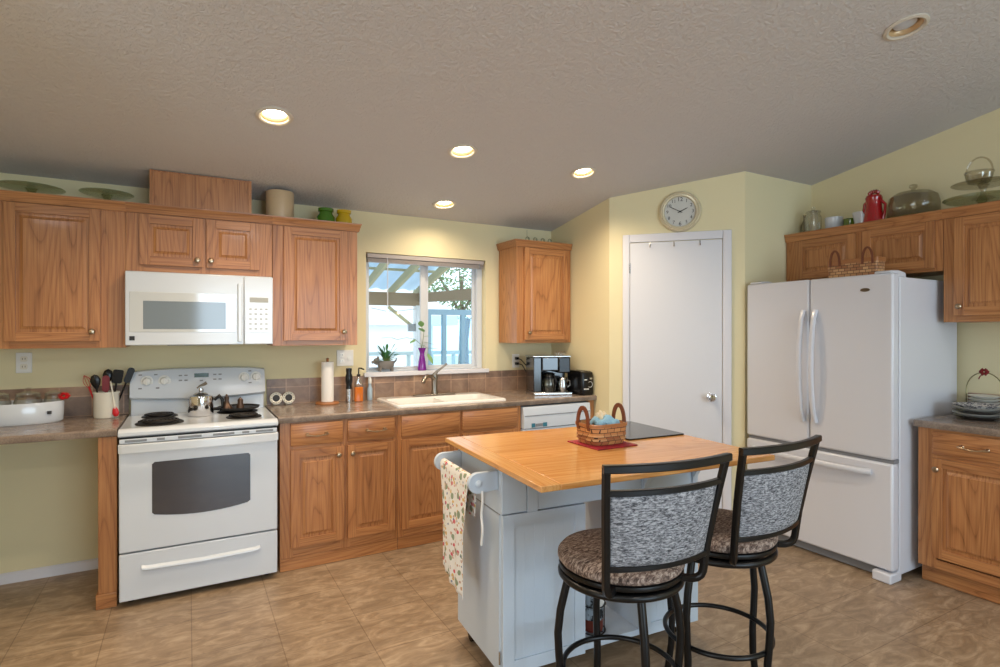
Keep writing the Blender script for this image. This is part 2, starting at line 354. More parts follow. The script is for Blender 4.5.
wallseg('wall_pantry_right', P1, (RX, P1[1]))
zz = [(P1[1], 0), (YB, 0), (YB, zb + 0.02), (RIDGE, zr + 0.02), (P1[1], ceil_z(P1[1]) + 0.02)]
struct(MB().prism(zz, 'x', RX, RX + 0.12).build('wall_right', WALL, smooth=False))
# left wall with a glass-door opening, rear wall with window and door openings (both behind the camera)
lw_ = MB(); ww = XL - 0.12
lw_.prism([(0, 0), (-3.8, 0), (-3.8, ceil_z(-3.8) + .02), (0, H)], 'x', ww, XL)
lw_.prism([(-6.0, 0), (YB, 0), (YB, zb + .02), (-6.0, zr - .17)], 'x', ww, XL)
lw_.prism([(-3.8, 2.25), (-6.0, 2.25), (-6.0, zr - .17), (RIDGE, zr + .02), (-3.8, ceil_z(-3.8) + .02)], 'x', ww, XL)
struct(lw_.build('wall_left', WALL, smooth=False))
struct(MB().prism([(-.0005, 0), (-2.2, 0), (-2.2, ceil_z(-2.2) + .02), (-.0005, H)], 'x', -.87, -.75).build('wall_added_light_block', WALL, smooth=False))  # added wing wall out of view, blocks light to darken the left end
rw = MB(); y0, y1 = YB - 0.12, YB; zt = zb + 0.02
rw.box(XL, 0.45, y0, y1, 0, zt).box(3.95, RX, y0, y1, 0, zt)
rw.box(0.45, 3.95, y0, y1, 2.4, zt).box(0.45, 3.95, y0, y1, 0, 0.3)
struct(rw.build('wall_rear', WALL, smooth=False))
struct(MB().box(0.45, 3.95, YB + 0.001, YB + 0.03, 0.24, 0.3).box(2.16, 2.24, YB - .08, YB + 0.02, 0.3, 2.4).box(0.45, 3.95, YB - .08, YB + .02, 2.34, 2.4).build('window_2', TRIM))
struct(MB().prism([(-0.001, 0), (-0.013, 0), (-0.013, 0.05), (-0.006, 0.058), (-0.001, 0.06)], 'x', -.749, -.09).build('baseboard_back', TRIM))
struct(MB().box(RX - 0.013, RX - 0.001, -8.9, -3.5, 0, 0.06).build('baseboard_right', TRIM))

# kitchen window
fr = struct(MB().box(WL + .001, WL + 0.030, 0.06, 0.12, WB + .02, WT - .001).box(WR - 0.05, WR - .001, 0.06, 0.12, WB + .02, WT - .001)
    .box(WL + .030, WR - .05, 0.06, 0.12, WB + .02, WB + 0.035).box(WL + .030, WR - .05, 0.06, 0.12, WT - 0.04, WT - .001)
    .build('window_1', VINYL, bevel=0.003))
xm = 1.945
s1 = MB().box(WL + .030, WL + .044, .075, .095, WB + .035, WT - .04).box(xm - .03, xm + .012, .075, .095, WB + .035, WT - .04).box(WL + .044, xm - .03, .075, .095, WB + .035, WB + .052).box(WL + .044, xm - .03, .075, .095, WT - .06, WT - .04)
s1.build('sliding_sash', VINYL, fr, bevel=0.002)
s2 = MB().box(xm, xm + .045, .097, .117, WB + .035, WT - .04).box(WR - .075, WR - .05, .097, .117, WB + .035, WT - .04).box(xm + .045, WR - .075, .097, .117, WB + .035, WB + .055).box(xm + .045, WR - .075, .097, .117, WT - .06, WT - .04)
s2.build('fixed_sash', VINYL, fr, bevel=0.002)
MB().box(WL + .044, xm - .03, .083, .087, WB + .052, WT - .06).build('pane', PANE, fr)
MB().box(xm + .045, WR - .075, .105, .109, WB + .055, WT - .06).build('pane', PANE, fr)
MB().box(WL + .001, WR - .001, 0.0, 0.058, WB + .001, WB + .02).box(WL - .02, WR + .02, -0.03, -0.001, WB - 0.012, WB + .02).build('window_sill', TRIM, fr, bevel=0.004)
bl = thing('window_blind', 'white horizontal blind pulled all the way up inside the top of the window', 'blind', (WL + .012, 0.0, WT))
BLM = mat('taupe_blind', C3(172, 164, 160), .45)
MB().box(0, WR - WL - .024, 0.004, .05, -.036, -.004).build('headrail', BLM, bl, bevel=.003)
sl = MB()
for k in range(6): sl.box(.005, WR - WL - .03, .008, .046, -.041 - k * .0048 - .003, -.041 - k * .0048)
sl.build('slat_stack', BLM, bl)
MB().tube([(.15, .006, -.03), (.152, -.004, -.06), (.152, -.004, -.40)], .0035, 6).build('wand', WHITE_M, bl)
MB().tube([(.93, .004, -.03), (.932, -.002, -.07)], .006, 6).build('cord_stop', GREY, bl)

# pantry door on the angled wall
DA = math.atan2(P1[1] - P0[1], P1[0] - P0[0])
dr = thing('door_1', None, None, (P0[0], P0[1], 0), DA); del_keys = [k for k in ('label', 'category') if k in dr.keys()]
struct(dr)
MB().box(.155, .800, -.012, -.003, .008, 2.076).build('door_slab', WHITE_M, dr, bevel=.002)
cs = MB()
for (a, b) in ((.100, .152), (.803, .862)):
    cs.prism([(a, -.003), (b, -.003), (b, -.016), (a + .012 if a > .5 else b - .012, -.02), (a, -.014)], 'z', 0, 2.14)
cs.box(.152, .803, -.018, -.003, 2.08, 2.14)
cs.build('door_casing', TRIM, dr, bevel=.003)
kb = MB(); kb.lathe([(.032, .0), (.032, .006), (.014, .010), (.012, .03), (.026, .042), (.029, .055), (.022, .066), (0, .069)], (.728, -.012, .94), axis='y')
kb.build('door_knob', CHROME, dr)
for z in (.25, 1.85): MB().lathe([(.006, 0), (.006, .075)], (.153, -.016, z), seg=10).build('hinge', STEEL, dr)
for x in (.30, .47, .65):
    MB().tube([(x, -.013, 2.074), (x, -.016, 2.05), (x, -.032, 2.038), (x, -.036, 2.052)], .0035, 6).build('over_door_hook', STEEL, dr)

# ------------------------------------------------------------------ cabinetry
def door_panel(parent, x0, x1, z0, z1, yf, name='door', knob=None, st=.049, pull=None):
    """raised-panel door, front face at y = yf, thickness .019"""
    d = MB(); yb = yf + .019
    d.box(x0, x0 + st, yf, yb, z0, z1, 0).box(x1 - st, x1, yf, yb, z0, z1, 0)
    d.box(x0 + st, x1 - st, yf, yb, z0, z0 + st, 1).box(x0 + st, x1 - st, yf, yb, z1 - st, z1, 1)
    a, b, c, e = x0 + st, x1 - st, z0 + st, z1 - st; g = min(.028, (b - a) * .25, (e - c) * .25)
    def ring(ins, y): return [(a + ins, y, c + ins), (b - ins, y, c + ins), (b - ins, y, e - ins), (a + ins, y, e - ins)]
    d.loft([ring(-.002, yf + .010), ring(.006, yf + .0135), ring(g, yf + .005), ring(g + .001, yf + .0025)], 0)
    o = d.build(name, [OAKV, OAKH], parent, bevel=.0024, smooth=False)
    if knob: knob_at(o, knob[0], yf, knob[1])
    if pull: pull_at(o, pull[0], yf, pull[1])
    return o
def knob_at(parent, x, y, z):
    MB().lathe([(.008, 0), (.006, .006), (.006, .012), (.014, .017), (.016, .023), (.011, .029), (0, .031)], (x, y, z), 18, 'y').build('knob', NICKEL, parent)
def pull_at(parent, x, y, z, w=.055):
    p = MB()
    for s in (-1, 1): p.lathe([(.011, 0), (.006, .006), (.005, .018), (.0075, .024)], (x + s * w, y, z), 12, 'y')
    p.tube([(x - w - .012, y - .022, z), (x - w, y - .026, z), (x - w * .5, y - .028, z - .006), (x - .012, y - .03, z - .008), (x, y - .03, z - .008), (x + .012, y - .03, z - .008), (x + w * .5, y - .028, z - .006), (x + w, y - .026, z), (x + w + .012, y - .022, z)],
           [.003, .0065, .004, .004, .007, .004, .004, .0065, .003], 8)
    p.build('pull_handle', NICKEL, parent)
def drawer_front(parent, x0, x1, z0, z1, yf, name='drawer', pull=None):
    d = MB(); yb = yf + .019; i = .012
    d.loft([[(x0, yb, z0), (x1, yb, z0), (x1, yb, z1), (x0, yb, z1)], [(x0, yf + .006, z0), (x1, yf + .006, z0), (x1, yf + .006, z1), (x0, yf + .006, z1)],
            [(x0 + i, yf, z0 + i), (x1 - i, yf, z0 + i), (x1 - i, yf, z1 - i), (x0 + i, yf, z1 - i)]], 0)
    o = d.build(name, OAKH, parent, bevel=.0015)
    if pull: pull_at(o, pull[0], yf, pull[1])
    return o
def crown(parent, x0, x1, yf, z0, z1, left=None, right=None, yb=-.002):
    """moulding over a cabinet front at y=yf, returning along the sides where asked"""
    pr_ = [(0, z0), (-.010, z0), (-.014, z0 + .012), (-.022, z1 - .012), (-.026, z1 - .006), (-.026, z1), (0, z1)]
    m = MB(); n = len(pr_); rings = []
    if left: rings.append([(x0 + p, yb, z) for p, z in pr_])
    rings.append([(x0 + (p if left else 0), yf + p, z) for p, z in pr_])
    rings.append([(x1 - (p if right else 0), yf + p, z) for p, z in pr_])
    if right: rings.append([(x1 - p, yb, z) for p, z in pr_])
    m.loft(rings, 0); return m.build('crown', OAKH, parent)
# --- left wall cabinets (local: x from root, front at y, root at wall)
YU = -.292
def upper(name, label, x0, x1, z0, z1, frames, rails, group='wall cabinets', rz=0, org=None, yf=YU):
    """frames: list of stile (xa, xb); rails: list of (xa, xb, za, zb)"""
    t = thing(name, label, 'cabinet', org or (0, 0, 0), rz, group)
    MB().box(x0, x1, yf + .019, -.002, z0, z1).build('body', OAKV, t, bevel=.001)
    m = MB()
    for a, b in frames: m.box(a, b, yf, yf + .0188, z0, z1, 0)
    for a, b, c, d in rails: m.box(a, b, yf, yf + .0188, c, d, 1)
    m.build('face_frame', [OAKV, OAKH], t, bevel=.001)
    return t
ZU, ZT = 1.322, 2.105
t = upper('wall_cabinet', 'tall oak wall cabinet at the far left, left of the microwave', -.62, .0045, ZU, ZT, [(-.62, -.50), (-.13, .0045)], [(-.50, -.13, ZU, 1.375), (-.50, -.13, 2.07, ZT)])
door_panel(t, -.522, -.112, 1.36, 2.087, YU - .019, knob=(-.148, 1.412))
crown(t, -.62, .0048, YU, 2.09, 2.143)
t = upper('wall_cabinet', 'short two-door oak wall cabinet directly above the white microwave', .006, .776, 1.758, ZT, [(.006, .09), (.37, .425), (.68, .776)], [(.09, .37, 1.758, 1.81), (.425, .68, 1.758, 1.81), (.09, .37, 2.07, ZT), (.425, .68, 2.07, ZT)])
door_panel(t, .070, .388, 1.795, 2.085, YU - .019, knob=(.360, 1.835), st=.052)
door_panel(t, .408, .700, 1.795, 2.085, YU - .019, knob=(.432, 1.835), st=.052)
crown(t, .005, .7775, YU, 2.09, 2.143)
t = upper('wall_cabinet', 'tall oak wall cabinet between the microwave and the window', .779, 1.317, ZU, ZT, [(.779, .865), (1.225, 1.317)], [(.865, 1.225, ZU, 1.375), (.865, 1.225, 2.07, ZT)])
door_panel(t, .845, 1.245, 1.355, 2.085, YU - .019, knob=(1.222, 1.412))
crown(t, .7777, 1.317, YU, 2.09, 2.143, right=True)
t = upper('wall_cabinet', 'small single-door oak wall cabinet in the corner right of the window', 2.582, 3.108, ZU, ZT, [(2.582, 2.665), (3.05, 3.108)], [(2.665, 3.05, ZU, 1.375), (2.665, 3.05, 2.07, ZT)])
door_panel(t, 2.645, 3.07, 1.348, 2.085, YU - .019, knob=(2.683, 1.405))
crown(t, 2.582, 3.108, YU, 2.09, 2.143, left=True)
# wooden vent box on top of the cabinets
vb = thing('vent_cover_box', 'plain oak box standing on the wall cabinets above the microwave, touching the ceiling', 'box', (.122, -.30, 2.1435))
MB().box(.012, .520, .0, .012, 0, .195).box(.0, .532, .012, .26, 0, .19).build('panel', OAKV, vb)
MB().box(-.002, .016, -.010, .012, 0, .200).box(.516, .534, -.010, .012, 0, .200).box(.012, .520, -.004, .0, .192, .2).build('edge_trim', [OAKV], vb)

# base cabinets
def base(name, label, x0, x1, stiles, doors, drawers, org=(0, 0, 0), rz=0, yf=-.610, kt=.078, kick=-.595, midz=None, left_side=False):
    t = thing(name, label, 'cabinet', org, rz, 'base cabinets')
    bb = MB().box(x0, x1, kick, -.05, 0.0, kt)
    if 'sink' in label: bb.box(x0, x0 + .016, yf + .019, -.02, kt, .874).box(x1 - .016, x1, yf + .019, -.02, kt, .874).box(x0 + .016, x1 - .016, -.036, -.02, kt, .874).box(x0 + .016, x1 - .016, yf + .019, -.036, kt, kt + .016)
    else: bb.box(x0, x1, yf + .019, -.02, kt, .874)
    bb.build('body', OAKV, t, bevel=.001)
    m = MB()
    for a, b in stiles: m.box(a, b, yf, yf + .0188, kt, .874, 0)
    sp = sorted(stiles)
    for (a, b), (c, d) in zip(sp[:-1], sp[1:]):
        m.box(b, c, yf, yf + .0188, kt, .15, 1).box(b, c, yf, yf + .0188, .70, .75, 1).box(b, c, yf, yf + .0188, .855, .874, 1)
    m.build('face_frame', [OAKV, OAKH], t, bevel=.001)
    MB().box(x0, x1, kick - .012, kick - .0005, 0.001, kt - .002).build('kick_board', OAKH, t, bevel=.003)
    for (a, b, c, d, k) in doors: door_panel(t, a, b, c, d, yf - .019, knob=k)
    for (a, b, c, d, p) in drawers: drawer_front(t, a, b, c, d, yf - .019, pull=p)
    return t
base('base_cabinet', 'oak base cabinet with two drawers and two doors right beside the range', .779, 1.492, [(.779, .852), (1.125, 1.185), (1.455, 1.492)],
     [(.838, 1.147, .138, .712, (1.112, .662)), (1.170, 1.470, .138, .712, (1.196, .662))], [(.838, 1.140, .735, .868, (.985, .800)), (1.170, 1.470, .735, .864, (1.345, .796))])
base('base_cabinet', 'oak sink base cabinet below the white sink with two false drawer fronts', 1.494, 2.425, [(1.494, 1.535), (1.915, 1.965), (2.375, 2.425)],
     [(1.516, 1.93, .132, .713, None), (1.951, 2.392, .132, .713, None)], [(1.516, 1.93, .732, .866, None), (1.951, 2.392, .732, .866, None)])
MB()  # end panel that carries the desk-height counter on the left
t = thing('counter_end_panel', 'narrow oak panel with fluted front standing left of the range', 'panel', (-.112, 0, 0))
MB().box(.028, .1, -.59, -.014, 0, .873).build('side_panel', OAKV, t)
MB().box(.024, .104, -.612, -.591, 0.0, .873).build('stile', OAKV, t, bevel=.002)
MB().box(.014, .104, -.622, -.613, 0.0, .075).box(.014, .023, -.613, -.2, 0, .075).build('base_trim', OAKH, t, bevel=.003)
t = thing('filler_panel', 'oak filler strip between dishwasher and pantry wall', 'panel', (3.052, 0, 0))
MB().box(0, .056, -.60, -.02, 0, .873).build('strip', OAKV, t, bevel=.001)

# counters
def counter(name, label, x0, x1, holes=None, org=(0, 0, 0), rz=0, yf=-.632, zc=.914, yb=-.002):
    m = MB(); prf = [(yb, zc - .038), (yf + .006, zc - .038), (yf, zc - .030), (yf, zc - .008), (yf + .008, zc), (yb, zc)]
    if holes:
        hx0, hx1, hy0, hy1 = holes
        m.prism(prf, 'x', x0, hx0); m.prism(prf, 'x', hx1, x1)
        m.prism([(hy0, zc - .038), (yf + .006, zc - .038), (yf, zc - .030), (yf, zc - .008), (yf + .008, zc), (hy0, zc)], 'x', hx0, hx1)
        m.box(hx0, hx1, hy1, yb, zc - .038, zc)
    else: m.prism(prf, 'x', x0, x1)
    o = m.build(name, COUNTER, loc=org, rot=(0, 0, rz)); return tag(o, label, 'countertop')
counter('countertop', 'brown laminate countertop piece left of the range', -.749, -.006)
SX0, SX1, SY0, SY1 = 1.505, 2.330, -.585, -.085
counter('countertop', 'brown laminate countertop running from the range past the sink', .768, 3.111, (SX0 + .03, SX1 - .03, SY0 + .03, SY1 - .03))
o = MB().box(-.749, -.004, -.012, -.0015, .9145, 1.088).build('tile_backsplash', TILE); tag(o, 'brown slate tile backsplash strip left of the range', 'backsplash')
o = MB().box(.777, WL - .022, -.012, -.0015, .9145, 1.088).box(WL - .022, WR + .022, -.012, -.0015, .9145, WB - .0135).box(WR + .022, 3.1115, -.012, -.0015, .9145, 1.088).build('tile_backsplash', TILE); tag(o, 'brown tile backsplash strip behind the sink under the window', 'backsplash')

# sink
t = thing('kitchen_sink', 'ivory drop-in kitchen sink under the window', 'sink', (SX0, SY0, .914)); W_, D_ = SX1 - SX0, SY1 - SY0
def rr3(x0, x1, y0, y1, r, z): return [(p[0], p[1], z) for p in rrect(x0, x1, y0, y1, r, 5)]
m = MB(); m.loft([rr3(0, W_, 0, D_, .03, .0005), rr3(.002, W_ - .002, .002, D_ - .002, .03, .012), rr3(.012, W_ - .012, .012, D_ - .012, .03, .018), rr3(.034, W_ - .034, .034, D_ - .1, .05, .014),
        rr3(.045, W_ - .045, .045, D_ - .11, .06, -.05), rr3(.06, W_ - .06, .06, D_ - .12, .06, -.17)], cap=False)
m.add([(p[0], p[1], -.17) for p in rrect(.06, W_ - .06, .06, D_ - .12, .06, 5)], [tuple(range(24))])
m.build('basin', SINKM, t)
MB().box(W_ / 2 - .008, W_ / 2 + .008, .05, D_ - .115, -.165, .002).build('divider', SINKM, t, bevel=.006)
FAUC = mat('brushed_nickel', C3(150, 142, 132), .28, 1.0)
f = thing('kitchen_faucet', 'brushed nickel single-lever faucet standing at the back of the sink', 'faucet', (1.945, -.140, .9325)); f.scale = (1.15, 1.05, 1.1)
MB().prism(rrect(-.15, .15, -.028, .028, .026), 'z', 0.0, .008).build('base_plate', FAUC, f, bevel=.002)
MB().lathe([(.026, .007), (.022, .02), (.019, .05), (.021, .10), (.023, .125), (.018, .145), (0, .15)]).tube([(-.004, -.008, .11), (-.035, -.03, .135), (-.075, -.06, .138), (-.105, -.085, .115), (-.112, -.09, .095)], [.014, .014, .013, .013, .014], 12).build('spout', FAUC, f)
MB().tube([(0, .0, .14), (.02, -.004, .165), (.05, -.008, .185), (.085, -.012, .215)], [.014, .009, .007, .008], 10).build('lever', FAUC, f)

# dishwasher
t = thing('dishwasher', 'white dishwasher mostly hidden behind the island, under the coffee maker', 'dishwasher', (2.43, -.02, 0))
MB().box(.003, .612, -.565, 0, .06, .868).build('tub', BLACK, t)
MB().box(.004, .612, -.61, -.567, .10, .70).build('door', WHITE, t, bevel=.004)
MB().prism([(-.567, .705), (-.618, .705), (-.622, .80), (-.612, .862), (-.567, .866)], 'x', .004, .612).build('control_panel', WHITE, t, bevel=.003)
MB().box(.012, .604, -.6235, -.6215, .795, .801).build('seam', GREY, t)
m = MB().box(.07, .10, -.6225, -.6205, .712, .742).box(.17, .205, -.6225, -.6205, .712, .742).build('button_label', LCDB, t)
MB().box(.105, .168, -.6225, -.6205, .716, .738).build('button_strip', GREY, t)
MB().box(.02, .596, -.55, -.48, .0, .098).build('toe_panel', BLACK, t)

# ------------------------------------------------------------------ range
t = thing('electric_range', 'white freestanding electric range with four coil burners', 'stove', (0, 0, 0))
MB().box(.006, .756, -.63, -.03, .03, .865).build('body', WHITE, t, bevel=.003)
for x in (.05, .71):
    for y in (-.58, -.1): MB().lathe([(.016, 0), (.016, .031)], (x, y, 0), 10).build('foot', BLACK, t)
m = MB(); m.prism([(-.02, .868), (-.655, .868), (-.672, .878), (-.672, .895), (-.655, .908), (-.63, .912), (-.60, .908), (-.06, .908), (-.02, .915)], 'x', .0, .762); m.build('cooktop', WHITE, t, bevel=.003)
# backguard: recessed lower part and bulging control console above
m = MB(); m.box(.012, .750, -.085, -.018, .905, 1.01); m.build('backguard', WHITE, t, bevel=.004)
m = MB(); N = 14
def topz(u): return 1.168 + .016 * (1 - (2 * u - 1) ** 4)
def botz(u): return 1.005 - .018 * (1 - (2 * u - 1) ** 2)
rings = []
for i in range(N + 1):
    u = i / N; x = .008 + .746 * u; a, b = botz(u), topz(u)
    rings.append([(x, -.018, a), (x, -.095, a), (x, -.118, a + .015), (x, -.105, a + .07), (x, -.088, b - .03), (x, -.078, b - .006), (x, -.06, b), (x, -.018, b)])
m.loft(rings); cons = m.build('control_console', WHITE, t)
def cy(z): return -.118 + (z - 1.02) * .235
for (x, z) in ((.095, 1.112), (.185, 1.112), (.630, 1.116), (.700, 1.118)):
    y = cy(z); k = MB(); k.lathe([(.034, .0), (.033, .003)], (x, y, z), 24, 'y', 0); k.lathe([(.023, .003), (.021, .022), (.018, .026), (0, .027)], (x, y, z), 20, 'y'); k.box(x - .004, x + .004, y - .036, y - .01, z - .021, z + .021)
    k.build('burner_knob', [PLAST, BLUEGREY], cons, bevel=.0015)
MB().box(.345, .425, cy(1.14) - .004, cy(1.14) + .01, 1.125, 1.150).build('clock_display', LCD, cons)
m = MB()
for i, (x, z) in enumerate([(.27, 1.14), (.30, 1.14), (.27, 1.11), (.30, 1.11), (.46, 1.14), (.49, 1.14), (.46, 1.11), (.49, 1.11), (.385, 1.105), (.06, 1.15), (.14, 1.15), (.06, 1.07), (.15, 1.07), (.665, 1.155), (.665, 1.08)]):
    m.box(x - .009, x + .009, cy(z) - .002, cy(z) + .006, z - .004, z + .004)
m.box(.373, .397, cy(1.045) - .002, cy(1.045) + .006, 1.035, 1.052)
m.build('printed_marks', GREY, cons)
def coil(name, cx, cyy, r, parent):
    m = MB(); pan = MB(); pan.lathe([(r * .4, .001), (r * .95, .002), (r + .014, .006), (r + .018, .004), (r + .018, .0)], (cx, cyy, .9085), 32); o = pan.build('drip_pan', IRON, parent)
    pts = []; turns = 4.5; n = int(turns * 22)
    for i in range(n + 1): a = 2 * PI * turns * i / n; q = .018 + (r - .018) * i / n; pts.append((cx + q * math.cos(a), cyy + q * math.sin(a), .922))
    m.tube(pts, .0052, 6); m.build(name, IRON, o)
coil('heating_coil', .165, -.200, .075, t); coil('heating_coil', .175, -.475, .098, t); coil('heating_coil', .585, -.20, .098, t); coil('heating_coil', .600, -.465, .078, t)
# control strip with vents, oven door, window, handle, drawer
MB().box(.006, .756, -.668, -.632, .838, .862).build('vent_strip', WHITE, t, bevel=.003)
MB().box(.008, .754, -.662, -.632, .8622, .8678).build('gap_shadow_strip', BLACK, t).name = 'gap_shade_strip'  # black strip standing in for the shade in the gap under the cooktop
for a, b in ((.03, .125), (.17, .205), (.265, .375), (.43, .535), (.575, .61), (.645, .735)): MB().box(a, b, -.6695, -.6675, .845, .857).build('vent_slot', [GREY], t)
dro = MB().box(.005, .757, -.676, -.634, .284, .832).build('oven_door', WHITE, t, bevel=.005)
wz0, wz1 = .462, .735
poly = [(.148, wz0 + .01), (.16, wz0)] + [(.16 + .44 * i / 10, wz0 - .022 * (1 - (2 * i / 10 - 1) ** 2)) for i in range(1, 10)] + [(.60, wz0), (.615, wz0 + .01), (.615, wz1 - .01), (.605, wz1), (.16, wz1), (.148, wz1 - .01)]
MB().prism(poly, 'y', -.678, -.674).build('oven_window', DGLASS, dro)
pi = [(x * .93 + .3815 * .07, z * .9 + .6 * .1) for x, z in poly]
MB().prism(pi, 'y', -.6786, -.678).build('window_border', DGLASS, dro)
hp = [(.004, -.68), (.004, -.705), (.03, -.722), (.38, -.728), (.732, -.722), (.758, -.705), (.758, -.68)]
m = MB(); m.loft([[(x, y, .798), (x, y + .002, .838), (x, y + .018, .842), (x, y + .018, .80)] for x, y in hp]); m.build('oven_handle', WHITE, dro, bevel=.003)
dw = MB().box(.005, .757, -.674, -.634, .035, .276).build('storage_drawer', WHITE, t, bevel=.005)
m = MB(); m.loft([[(x, -.675, .212 - d), (x, -.690 + 0 * d, .200 - d), (x, -.692, .19 - d), (x, -.675, .183 - d)] for x, d in ((.10, 0), (.12, .006), (.38, .012), (.64, .006), (.665, 0))]); m.build('drawer_grip', WHITE, dw, bevel=.003)

# ------------------------------------------------------------------ microwave
t = thing('microwave_oven', 'white over-the-range microwave hanging above the range', 'microwave', (.008, 0, 1.335))
MB().box(.0, .762, -.345, -.005, .008, .418).build('body', WHITE, t, bevel=.003)
md = MB().box(.0, .598, -.384, -.347, .0, .412).build('door', WHITE, t, bevel=.005)
MB().box(.02, .555, -.3865, -.383, .075, .30).build('door_glass', mat('pale_door_glass', C3(200, 205, 208), 0.04, 0, 1.0, coat=1), md, bevel=.001)
MB().box(.085, .50, -.3880, -.3862, .092, .250).build('door_window', MGLASS, md, bevel=.001)
MB().box(.02, .045, -.3865, -.3845, .028, .052).build('badge', INK, md)
m = MB(); m.loft([[(x0, y, z) for x0, y in ((.562, -.384), (.566, -.402), (.586, -.402), (.590, -.384))] for z in (.018, .05, .33, .365)]); m.build('door_handle', WHITE, md, bevel=.003)
cp = MB().box(.600, .762, -.384, -.347, .0, .412).build('control_panel', WHITE, t, bevel=.005)
MB().box(.608, .754, -.3862, -.3838, .075, .30).build('keypad', mat('pale_keypad', C3(212, 215, 217), .08, coat=.5), cp)
m = MB()
for i in range(4):
    for j in range(5): MB().box(.627 + i * .03, .641 + i * .03, -.3872, -.3860, .09 + j * .030, .098 + j * .030).build('key', GRILL, cp)
MB().box(.63, .735, -.3872, -.3860, .255, .285).build('display', GRILL, cp)
MB().box(.20, .52, -.33, -.1, -.004, .008).build('grease_filter', GREY, t)

# ------------------------------------------------------------------ refrigerator (faces -x)
RZ = -PI / 2
t = thing('refrigerator', 'white french-door refrigerator with bottom freezer', 'refrigerator', (4.50, -1.505, 0), RZ)   # local x toward camera, local -y = room side
FW = .932; YF = -(4.50 - 3.74)
MB().box(.0, FW, YF + .075, 0, .035, 1.722).build('case', FRIDGE, t, bevel=.006)
def fdoor(name, x0, x1, z0, z1, bev=.012):
    return MB().box(x0, x1, YF, YF + .068, z0, z1).build(name, FRIDGE, t, bevel=bev)
lf = fdoor('left_door', .0, .449, .690, 1.742); rf = fdoor('right_door', .454, FW, .690, 1.742); fz = fdoor('freezer_drawer', .0, FW, .066, .668)
MB().box(.004, FW - .004, YF + .02, YF + .075, .668, .69).build('gasket', GREY, t)
def vhandle(parent, x):
    pts = []
    for i in range(15):
        u = i / 14; pts.append((x, YF - .006 - .048 * math.sin(PI * u) ** .55, .845 + .70 * u))
    MB().tube(pts, 1, sec=[(a * .0135, b * .0125) for a, b in [(1, .5), (.5, 1), (-.5, 1), (-1, .5), (-1, -.5), (-.5, -1), (.5, -1), (1, -.5)]], up=(1, 0, 0)).build('handle', FRIDGE, parent)
vhandle(lf, .418); vhandle(rf, .496)
pts = [(.055 + .765 * i / 14, YF - .006 - .045 * math.sin(PI * i / 14) ** .5, .606) for i in range(15)]
MB().tube(pts, 1, sec=[(a * .016, b * .012) for a, b in [(1, .5), (.5, 1), (-.5, 1), (-1, .5), (-1, -.5), (-.5, -1), (.5, -1), (1, -.5)]], up=(0, 0, 1)).build('handle', FRIDGE, fz)
MB().lathe([(.026, 0), (.026, .003), (0, .004)], (.785, YF, 1.654), 28, 'y', sy=.42).build('badge', PEWTER, rf)
MB().box(.02, FW - .11, YF + .05, YF + .07, .008, .062).build('toe_grille', GREY, t)
MB().box(FW - .10, FW, YF - .02, YF + .10, .0, .055).build('foot', FRIDGE, t, bevel=.008)
MB().box(.0, .09, YF + .02, YF + .10, .0, .055).build('foot', FRIDGE, t, bevel=.008)
for x in (.06, FW - .06):
    MB().prism([(YF + .005, 1.7435), (YF + .02, 1.758), (YF + .10, 1.762), (YF + .17, 1.752), (YF + .18, 1.7225), (YF + .08, 1.7225), (YF + .08, 1.7435)], 'x', x - .045, x + .045).build('hinge_cover', FRIDGE, t, bevel=.006)

# right wall cabinets (local x toward camera from y=-1.478)
oR = (RX, -1.478, 0)
ZR = 1.468
def lx(y): return -1.478 - y
t = upper('wall_cabinet', 'wide two-door oak wall cabinet directly over the refrigerator', .002, .995, 1.775, 2.09, [(.002, .105), (.485, .57), (.945, .995)], [(.105, .485, 1.775, 1.81), (.57, .945, 1.775, 1.81), (.105, .485, 2.06, 2.09), (.57, .945, 2.06, 2.09)], rz=RZ, org=oR, yf=-.321)
door_panel(t, .088, .502, 1.795, 2.072, -.340, st=.05); door_panel(t, .550, .957, 1.795, 2.076, -.340, st=.05)
crown(t, .002, .9965, -.321, 2.078, 2.134)
t = upper('wall_cabinet', 'tall oak wall cabinet at the right edge, right of the refrigerator', .998, 1.75, ZR, 2.09, [(.998, 1.07), (1.70, 1.75)], [(1.07, 1.70, ZR, 1.52), (1.07, 1.70, 2.06, 2.09)], rz=RZ, org=oR, yf=-.321)
door_panel(t, 1.055, 1.42, 1.505, 2.072, -.340, knob=(1.085, 1.558)); door_panel(t, 1.424, 1.73, 1.505, 2.072, -.340)
crown(t, .9967, 1.75, -.321, 2.078, 2.134)
oB = (RX, -2.478, 0)
base('base_cabinet', 'oak base cabinet right of the refrigerator with drawer over door', .0, 1.0, [(.0, .09), (.46, .50), (.95, 1.0)],
     [(.072, .475, .165, .712, (.098, .655)), (.485, .97, .165, .712, None)], [(.072, .475, .735, .860, (.265, .798)), (.485, .97, .735, .860, (.73, .798))], org=oB, rz=RZ, yf=-.620, kt=.10, kick=-.565)
counter('countertop', 'brown laminate countertop right of the refrigerator', -.012, 1.01, org=oB, rz=RZ, yf=-.648)
o = MB().box(.0, 1.01, -.012, -.0015, .9145, 1.035).build('tile_backsplash', TILE, loc=oB, rot=(0, 0, RZ)); tag(o, 'brown tile backsplash strip behind the plates right of the refrigerator', 'backsplash')

